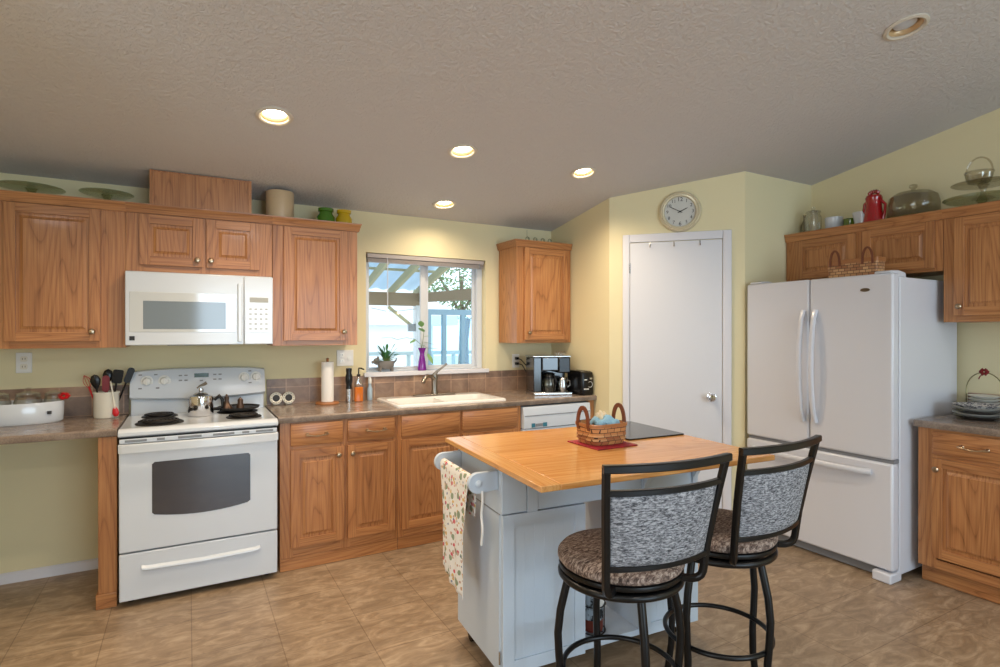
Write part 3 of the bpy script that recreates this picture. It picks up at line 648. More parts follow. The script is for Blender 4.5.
# ------------------------------------------------------------------ island
IA = R(-4.1); IO = (1.351, -1.70)
isl = thing('kitchen_island', 'white painted rolling kitchen island with wooden breakfast-bar top', 'kitchen island', (IO[0], IO[1], 0), IA)
def iw(x, y, z): return (IO[0] + x * math.cos(IA) - y * math.sin(IA), IO[1] + x * math.sin(IA) + y * math.cos(IA), z)
ISLP = mat('island_white_paint', C3(196, 208, 221), 0.4)
TW, TD = 1.065, .905
MB().box(.075, TW, -TD, 0, .899, .92, 0).build('tabletop', TOPX, isl, bevel=.003)
MB().box(0, .0745, -TD, 0, .899, .92, 0).build('breadboard_end', TOPY, isl, bevel=.003)
ZI = .075
bd = MB(); bd.box(.055, .44, -.485, -.025, ZI, .898); bd.box(.73, 1.06, -.485, -.025, ZI, .898); bd.box(.44, .73, -.485, -.025, .70, .898); bd.box(.44, .73, -.485, -.025, ZI, .10); bd.box(.44, .73, -.06, -.025, .10, .13)
bd.build('carcass', ISLP, isl, bevel=.0015)
MB().box(.055, .163, -.50, -.4855, .702, .897).build('corner_block', ISLP, isl, bevel=.002)
MB().box(.166, .212, -.502, -.4855, .698, .897).build('stile', ISLP, isl)
MB().box(.214, .73, -.50, -.4855, .702, .897).build('apron', ISLP, isl, bevel=.002)
MB().box(.733, 1.06, -.50, -.4855, .702, .897).build('apron', ISLP, isl, bevel=.002)
def shaker(name, x0, x1, z0, z1):
    st = .05; d = MB(); y0, y1 = -.503, -.486
    d.box(x0, x0 + st, y0, y1, z0, z1).box(x1 - st, x1, y0, y1, z0, z1).box(x0 + st, x1 - st, y0, y1, z0, z0 + st).box(x0 + st, x1 - st, y0, y1, z1 - st, z1).box(x0 + st, x1 - st, y0 + .007, y1, z0 + st, z1 - st)
    for a in range(1, 6): xx = x0 + st + (x1 - x0 - 2 * st) * a / 6; d.box(xx - .0012, xx + .0012, y0 + .0062, y0 + .0075, z0 + st, z1 - st)
    return d.build(name, ISLP, isl, bevel=.0015)
shaker('door_panel', .058, .437, ZI, .697); shaker('door_panel', .733, 1.057, ZI, .697)
MB().box(.0515, .0545, -.485, -.03, .697, .700).build('groove', GREY, isl)
MB().box(.052, .0548, -.48, -.03, ZI + .005, .694).build('side_panel', ISLP, isl)
m = MB(); m.lathe([(.004, 0), (.004, .05)], (.049, -.492, .12), 8); m.build('hinge', STEEL, isl)
for (x, y) in ((.10, -.42), (.10, -.09), (1.0, -.42), (1.0, -.09)):
    c = MB(); c.lathe([(.028, -.012), (.028, .012)], (x, y, .028), 16, 'x'); c.box(x - .014, x + .014, y - .012, y + .012, .05, ZI); c.build('caster', BLACK, isl)
# curved brackets under the overhang and a metal support
for x in (.74, 1.02):
    pts = [(-.502, .70)] + [(-.502 - .30 * (1 - math.cos(R(a))), .70 + .175 * math.sin(R(a))) for a in range(0, 91, 15)] + [(-.802, .898), (-.502, .898)]
    MB().prism(pts[1:], 'x', x, x + .022).build('corbel', ISLP, isl, bevel=.001)
MB().box(.855, .875, -.60, -.585, .845, .898).build('leaf_latch', BLACK, isl)
# towel bar
for yy in (-.455, -.055):
    pts = [(.054, .792)] + [(-.030 + .040 * math.cos(R(a)), .825 + .040 * math.sin(R(a))) for a in range(270, 89, -20)] + [(.054, .866)]
    MB().prism([(a, b) for a, b in pts], 'y', yy - .011, yy + .011).build('bar_bracket', ISLP, isl, bevel=.002)
MB().tube([(-.03, -.055, .825), (-.03, -.455, .825)], .013, 14).build('towel_bar', ISLP, isl)
MB().lathe([(.013, 0), (.014, .008), (.009, .014), (0, .016)], (-.03, -.466, .825), 16, 'y').build('bar_end_cap', ISLP, isl)

# floral towel over the bar
tw = thing('floral_towel', 'floral cotton towel draped over the white bar on the island side', 'towel', iw(-.03, -.23, .825), IA)
def drape(u, v):      # u along bar, v over
    L1, L2 = .435, .16; s = v * (L1 + L2 + .045)
    y = .165 - .34 * u
    w_ = math.sin(u * 21 + 1.0) * .5 + math.sin(u * 9) * .5
    if s < L1: zz, side = -(L1 - s), -1; h = (L1 - s)
    elif s < L1 + .045: a = (s - L1) / .045 * PI; return (-.0168 * math.cos(a), y, .0168 * math.sin(a))
    else: zz, side = -(s - L1 - .045), 1; h = s - L1 - .045
    f = min(1, h / .18); squeeze = 1 - .30 * f * (1 if side < 0 else .5)
    yy = y * squeeze - (.02 if side < 0 else 0) * f
    if side < 0: zz -= .05 * u * f
    return (side * (.0168 + .004 * f) + w_ * .009 * f * (1 if side < 0 else .4) - (.01 * f if side < 0 else 0), yy, zz)
MB().grid(drape, 40, 50).build('cloth', FLORAL, tw, solid=.0016)
def strip(u, v):
    z = -.02 - .52 * v; return (.004 + .004 * math.sin(v * 9) + .0 , -.178 + .026 * u - .05 * math.sin(PI * v) * .4 + .02 * v, z)
MB().tube([(.014 - .0 * k, -.240 - .006 * math.sin(k * 1.1), -.03 - k * .021) for k in range(11)], .005, 6, sec=None).build('tie_string', PAPER, tw)

# glass slab + mat + basket on the island
o = MB().prism(rrect(-.165, .165, -.205, .205, .012), 'z', 0, .006).build('glass_cutting_board', BGLASS, loc=iw(.892, -.215, .9208), rot=(0, 0, IA), bevel=.0015); tag(o, 'black glass cutting board lying on the far right end of the island', 'cutting board')
MATM = spotted('red_patterned_cloth', C3(168, 26, 44), C3(132, 20, 34), 60)
o = MB().box(-.108, .108, -.108, .108, 0, .004).build('place_mat', [MATM], loc=iw(.575, -.425, .9208), rot=(0, 0, IA + R(4)), bevel=.001); tag(o, 'red square place mat under the basket on the island', 'place mat')
def basket(name, label, loc, rz, w, d, h, mt, handle_h, hr, closed_hoop=False):
    t = thing(name, label, 'basket', loc, rz)
    def rg(k, z): return rr3(-w * k, w * k, -d * k, d * k, min(w, d) * .55 * k, z)
    m = MB(); m.loft([rg(.86, 0.001), rg(.90, h * .1), rg(.97, h * .5), rg(1.0, h * .9), rg(1.0, h), rg(.95, h), rg(.93, h * .9), rg(.84, .012)], cap=False)
    m.add(rg(.86, .001), [tuple(range(24))]); m.add(rg(.84, .012), [tuple(range(24))]); m.build('woven_body', mt, t)
    rim = MB(); rim.loft([rg(1.035, h * .86), rg(1.035, h * 1.0), rg(1.0, h * 1.01), rg(1.0, h * .86)], closed=True); rim.build('rim', WOODB, t)
    rows = MB()
    for zz in (.22, .40): rows.loft([rg(.965 + .05 * zz, h * zz), rg(.975 + .05 * zz, h * (zz + .09)), rg(.95, h * (zz + .09)), rg(.94, h * zz)], closed=True)
    rows.build('splint_band', WICKER2, t)
    for s in (-1, 1):
        pts = [(s * w * .98, -hr, h * .7)] + [(s * (w * .98 + .004), -hr * math.cos(R(a)), h * .95 + handle_h * math.sin(R(a))) for a in range(0, 181, 15)] + [(s * w * .98, hr, h * .7)]
        MB().tube(pts, 1, sec=[(.0035, .009), (-.0035, .009), (-.0035, -.009), (.0035, -.009)], up=(s, 0, 0)).build('handle', COPPER, t)
    return t
bk = basket('woven_basket', 'woven splint basket with two loop handles holding cloths on the island', iw(.578, -.415, .9255), IA + R(4), .098, .080, .090, WICKER, .072, .036)
def rumple(sd, w, d, z0, hh):
    rnd = random.Random(sd); ph = [rnd.random() * 6 for _ in range(6)]
    def f(u, v):
        x = (u - .5) * 2; y = (v - .5) * 2; q = 1 - .35 * max(abs(x), abs(y)) ** 3
        z = z0 + hh * (1 - .55 * (x * x + y * y)) + .010 * math.sin(x * 7 + ph[0]) * math.sin(y * 6 + ph[1]) + .007 * math.sin(x * 13 + y * 9 + ph[2])
        return (x * w * q, y * d * q, z)
    return f
o = MB().grid(rumple(3, .092, .068, .060, .048), 26, 26).build('folded_cloth', BLUECL, loc=iw(.59, -.42, .9255), rot=(0, 0, IA), solid=.002); tag(o, 'pale blue cloth bunched up inside the island basket', 'cloth')
o = MB().grid(rumple(9, .034, .03, .096, .028), 18, 18).build('folded_cloth', CREAMCL, loc=iw(.585, -.405, .9255), rot=(0, 0, IA + .4), solid=.002); tag(o, 'cream cloth poking out on top of the blue one in the island basket', 'cloth')

# item in the island niche
t = thing('wire_rack', 'black wire rack holding a patterned bottle inside the island niche', 'rack', iw(.545, -.40, .1005), IA)
m = MB()
for z in (.003, .12, .25): m.tube([(.055 * math.cos(R(a)), .055 * math.sin(R(a)), z) for a in range(0, 360, 15)], .0025, 6, True)
for a in range(0, 360, 60): m.tube([(.055 * math.cos(R(a)), .055 * math.sin(R(a)), .003), (.055 * math.cos(R(a)), .055 * math.sin(R(a)), .25)], .002, 6)
for a in range(0, 180, 60): m.tube([(.055 * math.cos(R(a)), .055 * math.sin(R(a)), .003), (-.055 * math.cos(R(a)), -.055 * math.sin(R(a)), .003)], .002, 6)
m.build('wire_frame', BLKMET, t)
CANM = spotted('patterned_can_label', C3(36, 40, 44), C3(190, 206, 220), 22)
t = thing('canister', 'dark patterned canister standing in the wire rack of the island niche', 'canister', iw(.545, -.40, .1065), IA)
MB().lathe([(.042, 0), (.044, .01), (.044, .05)]).build('base', mat('rust_red', C3(120, 50, 34), .4), t); MB().lathe([(.0435, .0505), (.0435, .20), (.03, .23), (.018, .24), (.018, .26), (0, .262)]).build('body', CANM, t)
MB().prism([(-.028, .13), (0, .098), (.028, .13), (0, .165)], 'y', -.048, -.0425).build('paper_tag', PAPER, t)

# ------------------------------------------------------------------ bar stools
def stool(label, loc, back_ang, leg_angs):
    """back_ang: world direction (deg) in which the backrest lies from the seat centre"""
    t = thing('bar_stool', label, 'bar stool', (loc[0], loc[1], 0), 0, 'swivel bar stools at the island')
    MB().lathe([(.0, .628), (.19, .628), (.205, .634), (.212, .645), (.211, .658), (.20, .670), (.16, .679), (.08, .683), (0, .684)], seg=48).build('seat', SEATF, t)
    def ringt(r, z, tr, name, k=72): return MB().tube([(r * math.cos(2 * PI * i / k), r * math.sin(2 * PI * i / k), z) for i in range(k)], tr, 10, True).build(name, BLKMET, t)
    MB().lathe([(.203, .612), (.207, .614), (.209, .620), (.207, .6275), (.0, .6278), (.0, .612)], seg=48).build('seat_ring', BLKMET, t)
    sw = ringt(.199, .592, .0125, 'swivel_ring')
    MB().lathe([(.0, .58), (.17, .58), (.17, .586), (.06, .6), (.06, .6115), (0, .6115)], seg=32).build('swivel_plate', BLKMET, t)
    for k, a in enumerate((20, 75, 130, 200, 260, 320)):
        ca, sa = math.cos(R(a)), math.sin(R(a)); MB().box(-.012, .012, -.01, .01, .60, .6125).build('spacer', BLKMET, t, loc=(.196 * ca, .196 * sa, 0), rot=(0, 0, R(a))) if k < 3 else None
    for a in leg_angs:
        ca, sa = math.cos(R(a)), math.sin(R(a)); P = [(.172, .588), (.184, .54), (.203, .46), (.212, .38), (.208, .30), (.201, .22), (.203, .12), (.222, .0)]
        pts = [(r * ca, r * sa, z) for r, z in P]
        lg = MB().tube(pts, .0135, 12).build('leg', BLKMET, t)
    ringt(.193, .26, .0095, 'foot_ring')
    # backrest frame in a local frame: X across, Y toward the back
    b = R(back_ang); ey = Vector((math.cos(b), math.sin(b), 0)); ex = Vector((ey.y, -ey.x, 0)); ez = Vector((0, 0, 1))
    def L(x, y, z): v_ = ex * x + ey * y + ez * z; return (v_.x, v_.y, v_.z)
    SQ = [(a_ * .0105, b_ * .0105) for a_, b_ in ((1, .7), (.7, 1), (-.7, 1), (-1, .7), (-1, -.7), (-.7, -1), (.7, -1), (1, -.7))]
    def post(s):
        P = [(.112, .145, .617), (.135, .165, .617), (.152, .180, .618), (.165, .190, .623), (.174, .197, .633), (.179, .201, .648), (.181, .204, .674), (.186, .213, .75), (.197, .229, .85), (.207, .246, .94), (.216, .263, 1.024)]
        return [L(s * x, y, z) for x, y, z in P]
    for s in (-1, 1): MB().tube(post(s), 1, sec=SQ, up=tuple(ey)).build('back_post', BLKMET, t)
    def rail(z, yb, bow, xw, name, rad=.0125, th=1.0):
        pts = []
        for i in range(13):
            u = -1 + 2 * i / 12; pts.append(L(u * xw, yb + bow * (1 - u * u), z - .012 * (1 - u * u) * 0))
        return MB().tube(pts, 1, sec=[(a_ * rad, b_ * rad * th) for a_, b_ in ((1, .7), (.7, 1), (-.7, 1), (-1, .7), (-1, -.7), (-.7, -1), (.7, -1), (1, -.7))], up=(0, 0, 1)).build(name, BLKMET, t)
    rail(1.020, .262, .038, .2265, 'top_rail', .012); rail(.945, .247, .036, .205, 'upper_rail', .009); rail(.708, .208, .034, .182, 'lower_rail', .009)
    def pad(side):
        def f(u, v):
            x = (u * 2 - 1); z = .712 + .229 * v; yb = .209 + (.246 - .209) * v; xw = .172 + .022 * v
            e = (1 - abs(x) ** 8) ** .5 * (1 - abs(2 * v - 1) ** 8) ** .5
            return L(x * xw, yb + .035 * (1 - x * x) + side * (.002 + .011 * e), z)
        return f
    m = MB(); m.grid(pad(1), 28, 20); m.grid(pad(-1), 28, 20); m.build('back_cushion', BACKF, t)
    return t
stool('black metal bar stool with grey back cushion, nearer the left end of the island', (1.600, -2.616), 261.6, (150, 73, 250, 334))
stool('black metal bar stool with grey back cushion, on the right beside the refrigerator', (2.096, -2.609), 272.2, (276, 358, 100, 190))

# ------------------------------------------------------------------ outlets, clock
def outlet(label, x, z, gangs=1, plugs=False):
    t = thing('wall_outlet', label, 'outlet', (x, -.0005, z)); wd = .036 if gangs == 1 else .06
    MB().box(-wd, wd, -.006, 0, -.058, .058).build('cover_plate', PLAST, t, bevel=.003)
    m = MB()
    for dz in (-.022, .022): m.prism([(p[0] + (0 if gangs == 1 else -.025), p[1] + dz) for p in rrect(-.016, .016, -.015, .015, .008)], 'y', -.008, -.006)
    if gangs == 2: m.box(.018, .034, -.009, -.006, -.012, .012)
    m.build('receptacle', CREAM, t)
    h = MB()
    for dz in (-.022, .022):
        for dx in (-.006, .006): h.box(dx - .0012 + (0 if gangs == 1 else -.025), dx + .0012 + (0 if gangs == 1 else -.025), -.0085, -.0079, dz - .004, dz + .006)
    h.build('slots', INK, t)
    return t
outlet('white outlet on the wall under the far left cabinet', -.500, 1.235)
outlet('white double outlet plate between paper towels and window', 1.305, 1.222, 2)
ot = outlet('white outlet with two black plugs left of the coffee maker', 2.745, 1.165)
for i, dz in enumerate((.022, -.022)):
    t = thing('power_cord', ['black power cord plugged into the upper socket beside the coffee maker', 'black power cord plugged into the lower socket beside the coffee maker'][i], 'cord', (2.745, -.009, 1.165 + dz))
    MB().box(-.012, .012, -.03, 0, -.011, .011).build('plug', BLACK, t, bevel=.003)
    MB().tube([(0, -.028, 0), (.02 + i * .01, -.05, -.01), (.06, -.07, -.06 - i * .01), (.06 + i * .01, -.08, -.12 + dz * 0), (.07 + i * .015, -.09, -.195 - dz)], .004, 6).build('wire', BLACK, t)
ck = thing('wall_clock', 'round analog wall clock with pale gold rim above the pantry door', 'clock', (P0[0] + .512 * math.cos(DA), P0[1] + .512 * math.sin(DA), 2.291), DA)
CR = .148
MB().lathe([(CR, .001), (CR, .018), (CR - .006, .028), (CR - .014, .032), (CR - .020, .026), (CR - .026, .032), (CR - .034, .030), (CR - .040, .014)], axis='y', seg=56, cap=False).build('rim', GOLD, ck)
MB().lathe([(CR - .036, .004), (CR - .036, .012)], axis='y', seg=48).build('face', CLOCKF, ck)
MB().lathe([(CR - .033, .0125), (CR - .033, .022), (CR - .0385, .0175), (CR - .0385, .0125)], axis='y', seg=56, cap=False).build('inner_rim', INK, ck)
m = MB()
for h in range(1, 13):
    a = R(90 - 30 * h); M_ = Matrix.Translation((.089 * math.cos(a), -.0125, .089 * math.sin(a))) @ Matrix.Rotation(PI / 2, 4, 'X')
    text_mesh(m, str(h), .042 if h in (12, 6) else .034, M_)
m.build('numerals', INK, ck)
def hand(ang, L_, wd, y, nm):
    a = R(90 - ang); M_ = Matrix.Translation((0, y, 0)) @ Matrix.Rotation(-a, 4, 'Y'); mm = MB(); mm.M = M_
    mm.prism([(-.018, -wd), (L_ * .8, -wd), (L_, 0), (L_ * .8, wd), (-.018, wd)], 'y', -.0008, .0008); mm.build(nm, INK, ck)
hand(64, .062, .0028, -.0155, 'hour_hand'); hand(298, .082, .002, -.0175, 'minute_hand')
MB().lathe([(.006, .012), (.006, .019), (0, .02)], axis='y', seg=14).build('hub', INK, ck)

# ------------------------------------------------------------------ things on the left counter
ZC = .9145
t = thing('oval_server', 'white oval serving dish base full of glass jars at the left edge', 'serving dish', (-.505, -.155, ZC))
MB().lathe([(.198, 0), (.206, .008), (.209, .05), (.210, .108), (.206, .114), (.198, .11), (.194, .06), (.18, .02), (0, .018)], seg=56, sy=.58, cap=False).build('basin', WHITE, t)
MB().box(.150, .168, -.0925, -.078, .050, .066).build('badge', INK, t)
def glass_jar(name, label, cat, loc, prof, mt, lid=None, knob=None, solid=.002, sx=1, sy=1, group=None):
    t = thing(name, label, cat, loc, 0, group)
    MB().lathe(prof, cap=False, seg=32, sx=sx, sy=sy).build('vessel', mt, t, solid=solid)
    if lid: MB().lathe(lid, cap=False, seg=32, sx=sx, sy=sy).build('lid', mt, t, solid=solid)
    if knob: MB().lathe(knob, seg=20).build('lid_knob', mt, t)
    return t
JP = [(0, .002), (.055, .002), (.062, .02), (.062, .085), (.054, .105), (.052, .118)]
JL = [(.056, .119), (.050, .130), (.02, .138), (0, .139)]; JK = [(.006, .138), (.016, .147), (.018, .154), (.010, .161), (0, .162)]
glass_jar('glass_jar', 'lidded glass jar in the white oval dish, nearest the photo edge', 'jar', (-.585, -.155, ZC + .03), JP, GLASS, JL, None)
glass_jar('glass_jar', 'glass jar with knobbed lid in the middle of the white oval dish', 'jar', (-.452, -.155, ZC + .03), JP, GLASS, JL, JK)
glass_jar('glass_jar', 'flat-lidded glass jar at the right end of the white oval dish', 'jar', (-.344, -.155, ZC + .03), [(r * .68, z) for r, z in JP], GLASS, [(r * .68, z) for r, z in JL], None)
t = thing('flower_ornament', 'small red flower ornament on the right rim of the white oval dish', 'ornament', (-.297, -.155, 1.0295))
m = MB()
for k in range(7):
    a = k * 2 * PI / 7; m.lathe([(0, 0), (.012, .006), (.014, .012), (0, .02)], (.018 * math.cos(a), .01 * math.sin(a), .012 + .012 * math.sin(a)), 10)
m.build('petals', REDP, t); MB().tube([(0, 0, 0), (0, 0, .02)], .003, 6).build('stem', STEM, t)
# utensil crock
uc = (-.103, -.135, ZC)
o = MB().lathe([(0, .001), (.058, .001), (.062, .01), (.063, .135), (.067, .142), (.067, .150), (.060, .150), (.057, .135), (.056, .012), (0, .010)], cap=False, seg=40).build('utensil_crock', CREAM, loc=uc); tag(o, 'cream ceramic crock full of kitchen utensils left of the range', 'crock')
def utensil(name, label, dx, dy, lean_x, lean_y, mt, head, L_=.20, hm=None):
    t = thing(name, label, name.replace('_', ' '), (uc[0] + dx, uc[1] + dy, uc[2] + .014), 0, 'utensils in the cream crock'); t.rotation_euler = (lean_y, lean_x, 0)
    MB().tube([(0, 0, 0), (0, 0, L_)], .005, 8).build('handle', hm or mt, t)
    m = MB()
    if head == 'spoon': m.lathe([(.006, L_ - .005), (.020, L_ + .02), (.026, L_ + .045), (.018, L_ + .07), (0, L_ + .08)], sy=.3, seg=20)
    if head == 'turner': m.prism([(p[0], p[1] + L_ + .04) for p in rrect(-.026, .026, -.045, .035, .012)], 'y', -.003, .003)
    if head == 'paddle': m.prism([(p[0], p[1] + L_ + .04) for p in rrect(-.018, .018, -.05, .045, .017)], 'y', -.005, .005)
    if head == 'whisk':
        for k in range(5):
            a = k * PI / 5; m.tube([(.022 * math.sin(u * PI) * math.cos(a), .022 * math.sin(u * PI) * math.sin(a), L_ + .08 * u - .005) for u in [i / 8 for i in range(9)]] , .0014, 5)
    m.build('head', mt, t)
utensil('spatula', 'black slotted turner leaning right out of the cream crock', .02, -.01, .16, .03, BLACK, 'turner', .19)
utensil('ladle', 'black spoon leaning furthest right in the cream crock', .03, .015, .34, -.05, BLACK, 'paddle', .20)
utensil('spoon', 'black spoon upright in the middle of the cream crock', -.005, .02, .04, -.06, BLACK, 'spoon', .185)
utensil('spoon', 'black spoon leaning left in the cream crock', -.025, -.01, -.12, .05, BLACK, 'spoon', .16)
utensil('whisk', 'red wire whisk leaning leftmost out of the cream crock', -.03, .01, -.32, -.04, REDP, 'whisk', .17)
utensil('spatula', 'dark red silicone scraper behind the black spoons in the crock', .0, -.02, .0, .0, mat('dark_red_silicone', C3(120, 20, 30), .4), 'paddle', .145)
t = thing('spoon', 'red spoon hung upside down on the outside of the cream crock', 'spoon', (uc[0] + .050, uc[1] - .062, uc[2] + .035)); t.rotation_euler = (0, R(-6), 0)
MB().tube([(0, 0, .0), (-.004, .0, .16), (-.006, .015, .175)], .004, 8).build('handle', CREAM, t); MB().lathe([(0, -.028), (.012, -.022), (.017, -.005), (.013, .015), (.004, .03)], seg=16, sy=.35).build('bowl', REDP, t)

# ------------------------------------------------------------------ on the range
t = thing('tea_kettle', 'small steel kettle with dark handle on the right rear area of the range', 'kettle', (.378, -.27, .909)); t.scale = (1, 1, 1.18)
MB().lathe([(.0, .0), (.066, .001), (.070, .008), (.068, .060), (.070, .085), (.066, .099), (.04, .106), (0, .108)], seg=40).build('body', CHROME, t)
MB().lathe([(.042, .1065), (.03, .115), (.01, .118), (0, .119)], seg=24).lathe([(.005, .118), (.012, .128), (.011, .138), (0, .142)], seg=16).build('lid', CHROME, t)
MB().tube([(.072, 0, .075), (.10, -.002, .095), (.116, -.004, .075), (.118, -.004, .04), (.112, -.004, .022)], [.008, .010, .010, .008, .006], 10).build('handle', BLACK, t)
MB().tube([(-.02, .0, .138), (-.005, 0, .15), (.02, 0, .158), (.032, 0, .165)], [.004, .005, .008, .009], 8).build('lid_lever', PEWTER, t)
t = thing('cast_iron_griddle', 'black cast iron griddle pan resting over the right rear burner', 'griddle', (.59, -.215, .9285), R(4))
m = MB(); m.lathe([(0, .0), (.10, .0), (.115, .004), (.122, .016), (.118, .016), (.108, .007), (0, .005)], seg=40, cap=False); m.build('pan', IRON, t)
MB().tube([(-.115, -.02, .010), (-.17, -.04, .016), (-.24, -.075, .024), (-.27, -.09, .026)], [.010, .008, .009, .010], 8).build('handle', IRON, t)
t = thing('salt_shaker', 'bronze bell-shaped shaker standing on the griddle, the taller of the two', 'shaker', (.520, -.235, .9355))
BRZ = mat('dark_bronze', C3(92, 72, 60), 0.35, 0.7)
MB().lathe([(.034, 0), (.032, .012), (.018, .03), (.012, .05), (.014, .062), (.013, .075), (0, .080)], seg=24).build('body', BRZ, t); MB().lathe([(.008, .0795), (.004, .088), (0, .09)], seg=12).build('knob', BRZ, t)
t = thing('salt_shaker', 'bronze shaker on the griddle, the shorter one on the right', 'shaker', (.598, -.225, .9355))
MB().lathe([(.024, 0), (.022, .01), (.016, .03), (.017, .048), (.010, .058), (0, .06)], seg=24).build('body', BRZ, t); MB().tube([(-.012, 0, .05), (0, 0, .066), (.012, 0, .05)], .003, 6).build('loop', BRZ, t)

# ------------------------------------------------------------------ along the backsplash
for i, x in enumerate((.832, .912)):
    lb = ['small round white dish with dark centre leaning on the backsplash, nearest the range', 'small round white dish with dark centre leaning on the backsplash, further from the range'][i]
    t = thing('decorative_dish', lb, 'dish', (x, -.050 - i * .002, ZC + .002)); t.rotation_euler = (R(-12), 0, 0)
    MB().lathe([(.040, .0), (.041, .004), (.030, .009), (.024, .006), (.020, .006)], (0, 0, .045), 32, 'y').build('plate', CREAM, t)
    MB().lathe([(.023, .0065), (.020, .0105), (0, .012)], (0, 0, .045), 24, 'y').build('centre', INK, t)
    m = MB()
    for k in range(12): a = k * PI / 6; m.lathe([(.0028, .0), (.0028, .0095)], (.032 * math.cos(a), 0, .045 + .032 * math.sin(a)), 8, 'y')
    m.box(-.02, .02, .0, .02, .0, .008); m.build('beaded_rim', PEWTER, t)
t = thing('paper_towel_holder', 'white paper towel roll on a round wooden base', 'paper towel', (1.150, -.145, ZC))
MB().lathe([(.078, 0), (.080, .006), (.076, .014), (.03, .017), (0, .017)], seg=40).build('wood_base', WOODB, t)
MB().lathe([(.014, .018), (.041, .018), (.041, .290), (.014, .290)], seg=36).build('paper_roll', PAPER, t); MB().lathe([(.008, .017), (.008, .305), (.011, .312), (0, .318)], seg=14).build('rod', WOODB, t)
t = thing('pepper_mill', 'black topped battery pepper mill beside the orange soap', 'pepper mill', (1.302, -.125, ZC))
MB().lathe([(.022, 0), (.023, .01), (.021, .045), (.022, .095)], seg=24).build('clear_base', STEEL, t)
MB().lathe([(.022, .0955), (.019, .12), (.024, .15), (.024, .185), (.018, .205), (.021, .222), (.020, .240), (0, .243)], seg=24).build('top', BLACK, t)
t = thing('soap_dispenser', 'clear pump bottle of orange dish soap', 'soap bottle', (1.372, -.12, ZC))
MB().prism(rrect(-.030, .030, -.018, .018, .012), 'z', .001, .105).build('soap', SOAP, t, bevel=.004)
m = MB(); m.loft([rr3(-.030, .030, -.018, .018, .012, .1055), rr3(-.030, .030, -.018, .018, .012, .13), rr3(-.014, .014, -.012, .012, .010, .165), rr3(-.012, .012, -.012, .012, .010, .18)], cap=False); m.build('bottle_shoulder', GLASS, t, solid=.001)
MB().lathe([(.013, .18), (.013, .195), (.005, .196), (.005, .225), (0, .226)], seg=16).tube([(0, 0, .225), (0, -.004, .238), (.014, -.02, .238), (.03, -.035, .228)], .005, 8).build('pump', BLACK, t)
t = thing('spray_bottle', 'slim grey bottle standing at the left corner of the sink', 'bottle', (1.470, -.06, ZC))
MB().lathe([(.018, 0), (.019, .01), (.019, .08), (.012, .10), (.010, .12)], seg=20).build('body', BLUEGREY, t); MB().lathe([(.013, .1205), (.013, .15), (.008, .165), (0, .168)], seg=16).build('cap', PLAST, t)

# ------------------------------------------------------------------ window sill
ZS = WB + .0205
PS = 1.2
def leaf_mesh(m, p, d, L_, w_, droop=.3, mi=0, n=5):
    p = Vector(p); d = Vector(d).normalized(); side = d.cross(Vector((0, 0, 1)));
    if side.length < .01: side = Vector((1, 0, 0))
    side.normalize(); rows = []
    for i in range(n + 1):
        u = i / n; c = p + d * L_ * u + Vector((0, 0, -droop * L_ * u * u)); ww = w_ * math.sin(PI * min(.97, u * .9 + .08)) ** .8
        rows.append((tuple(c - side * ww), tuple(c + Vector((0, 0, -.12 * ww))), tuple(c + side * ww)))
    vs = [q for r in rows for q in r]; fs = []
    for i in range(n):
        for j in (0, 1): fs.append((i * 3 + j, i * 3 + j + 1, i * 3 + j + 4, i * 3 + j + 3))
    m.add(vs, fs, mi)
t = thing('planter', 'grey dog-shaped planter on the window sill', 'planter', (1.615, .016, ZS))
PLM = mat('grey_ceramic', C3(120, 116, 112), .6)
m = MB(); m.lathe([(0, .018), (.035, .018), (.052, .035), (.056, .055), (.05, .068), (.046, .062), (.0, .058)], seg=28, sy=.50, cap=False); m.build('bowl_body', PLM, t)
for sx_ in (-.036, .036):
    for sy_ in (-.014, .014): MB().tube([(sx_, sy_, .03), (sx_ * 1.1, sy_, .003)], [.010, .008], 8).build('leg', PLM, t)
MB().lathe([(0, -.024), (.016, -.016), (.020, 0), (.015, .014), (0, .02)], (-.060, 0, .068), 16, sy=.8).tube([(-.07, 0, .066), (-.09, 0, .060)], [.010, .008], 8).build('head', PLM, t)
MB().tube([(.05, 0, .055), (.066, 0, .07), (.07, 0, .085)], [.007, .005, .003], 7).build('tail', PLM, t)
for sy_ in (-.012, .012): MB().tube([(-.052, sy_, .08), (-.048, sy_ * 1.2, .098)], [.006, .002], 6).build('ear', PLM, t)
t.scale = (1.2, 1.1, 1.2)
t = thing('potted_plant', 'bushy green leaves growing out of the dog-shaped planter', 'plant', (1.615, .016, ZS + .066))
m = MB(); st = MB(); rnd = random.Random(5)
for k in range(44):
    a = rnd.uniform(0, 2 * PI); el = rnd.uniform(.15, 1.3); d = Vector((math.cos(a) * math.cos(el), .30 * math.sin(a) * math.cos(el), math.sin(el))); h = rnd.uniform(.03, .12)
    p = Vector((0, 0, .004)) + d * h; st.tube([(0, 0, .003), tuple(p)], .0018, 5); leaf_mesh(m, p, d, rnd.uniform(.05, .085), .012, .35)
m.build('leaves', LEAF, t); st.build('stems', STEM, t)
t = thing('purple_vase', 'purple glass bud vase on the window sill', 'vase', (1.905, .015, ZS)); t.scale = (1.15, 1.0, 1.12)
MB().lathe([(0, .001), (.030, .001), (.031, .01), (.026, .06), (.017, .105), (.015, .12), (.024, .145), (.029, .158), (.024, .157), (.012, .12), (0, .11)], seg=32, cap=False).build('vessel', PURPLE, t)
t = thing('trailing_vine', 'pale green vine trailing out of the purple vase', 'plant', (1.905, .02, ZS + .142))
m = MB(); st = MB()
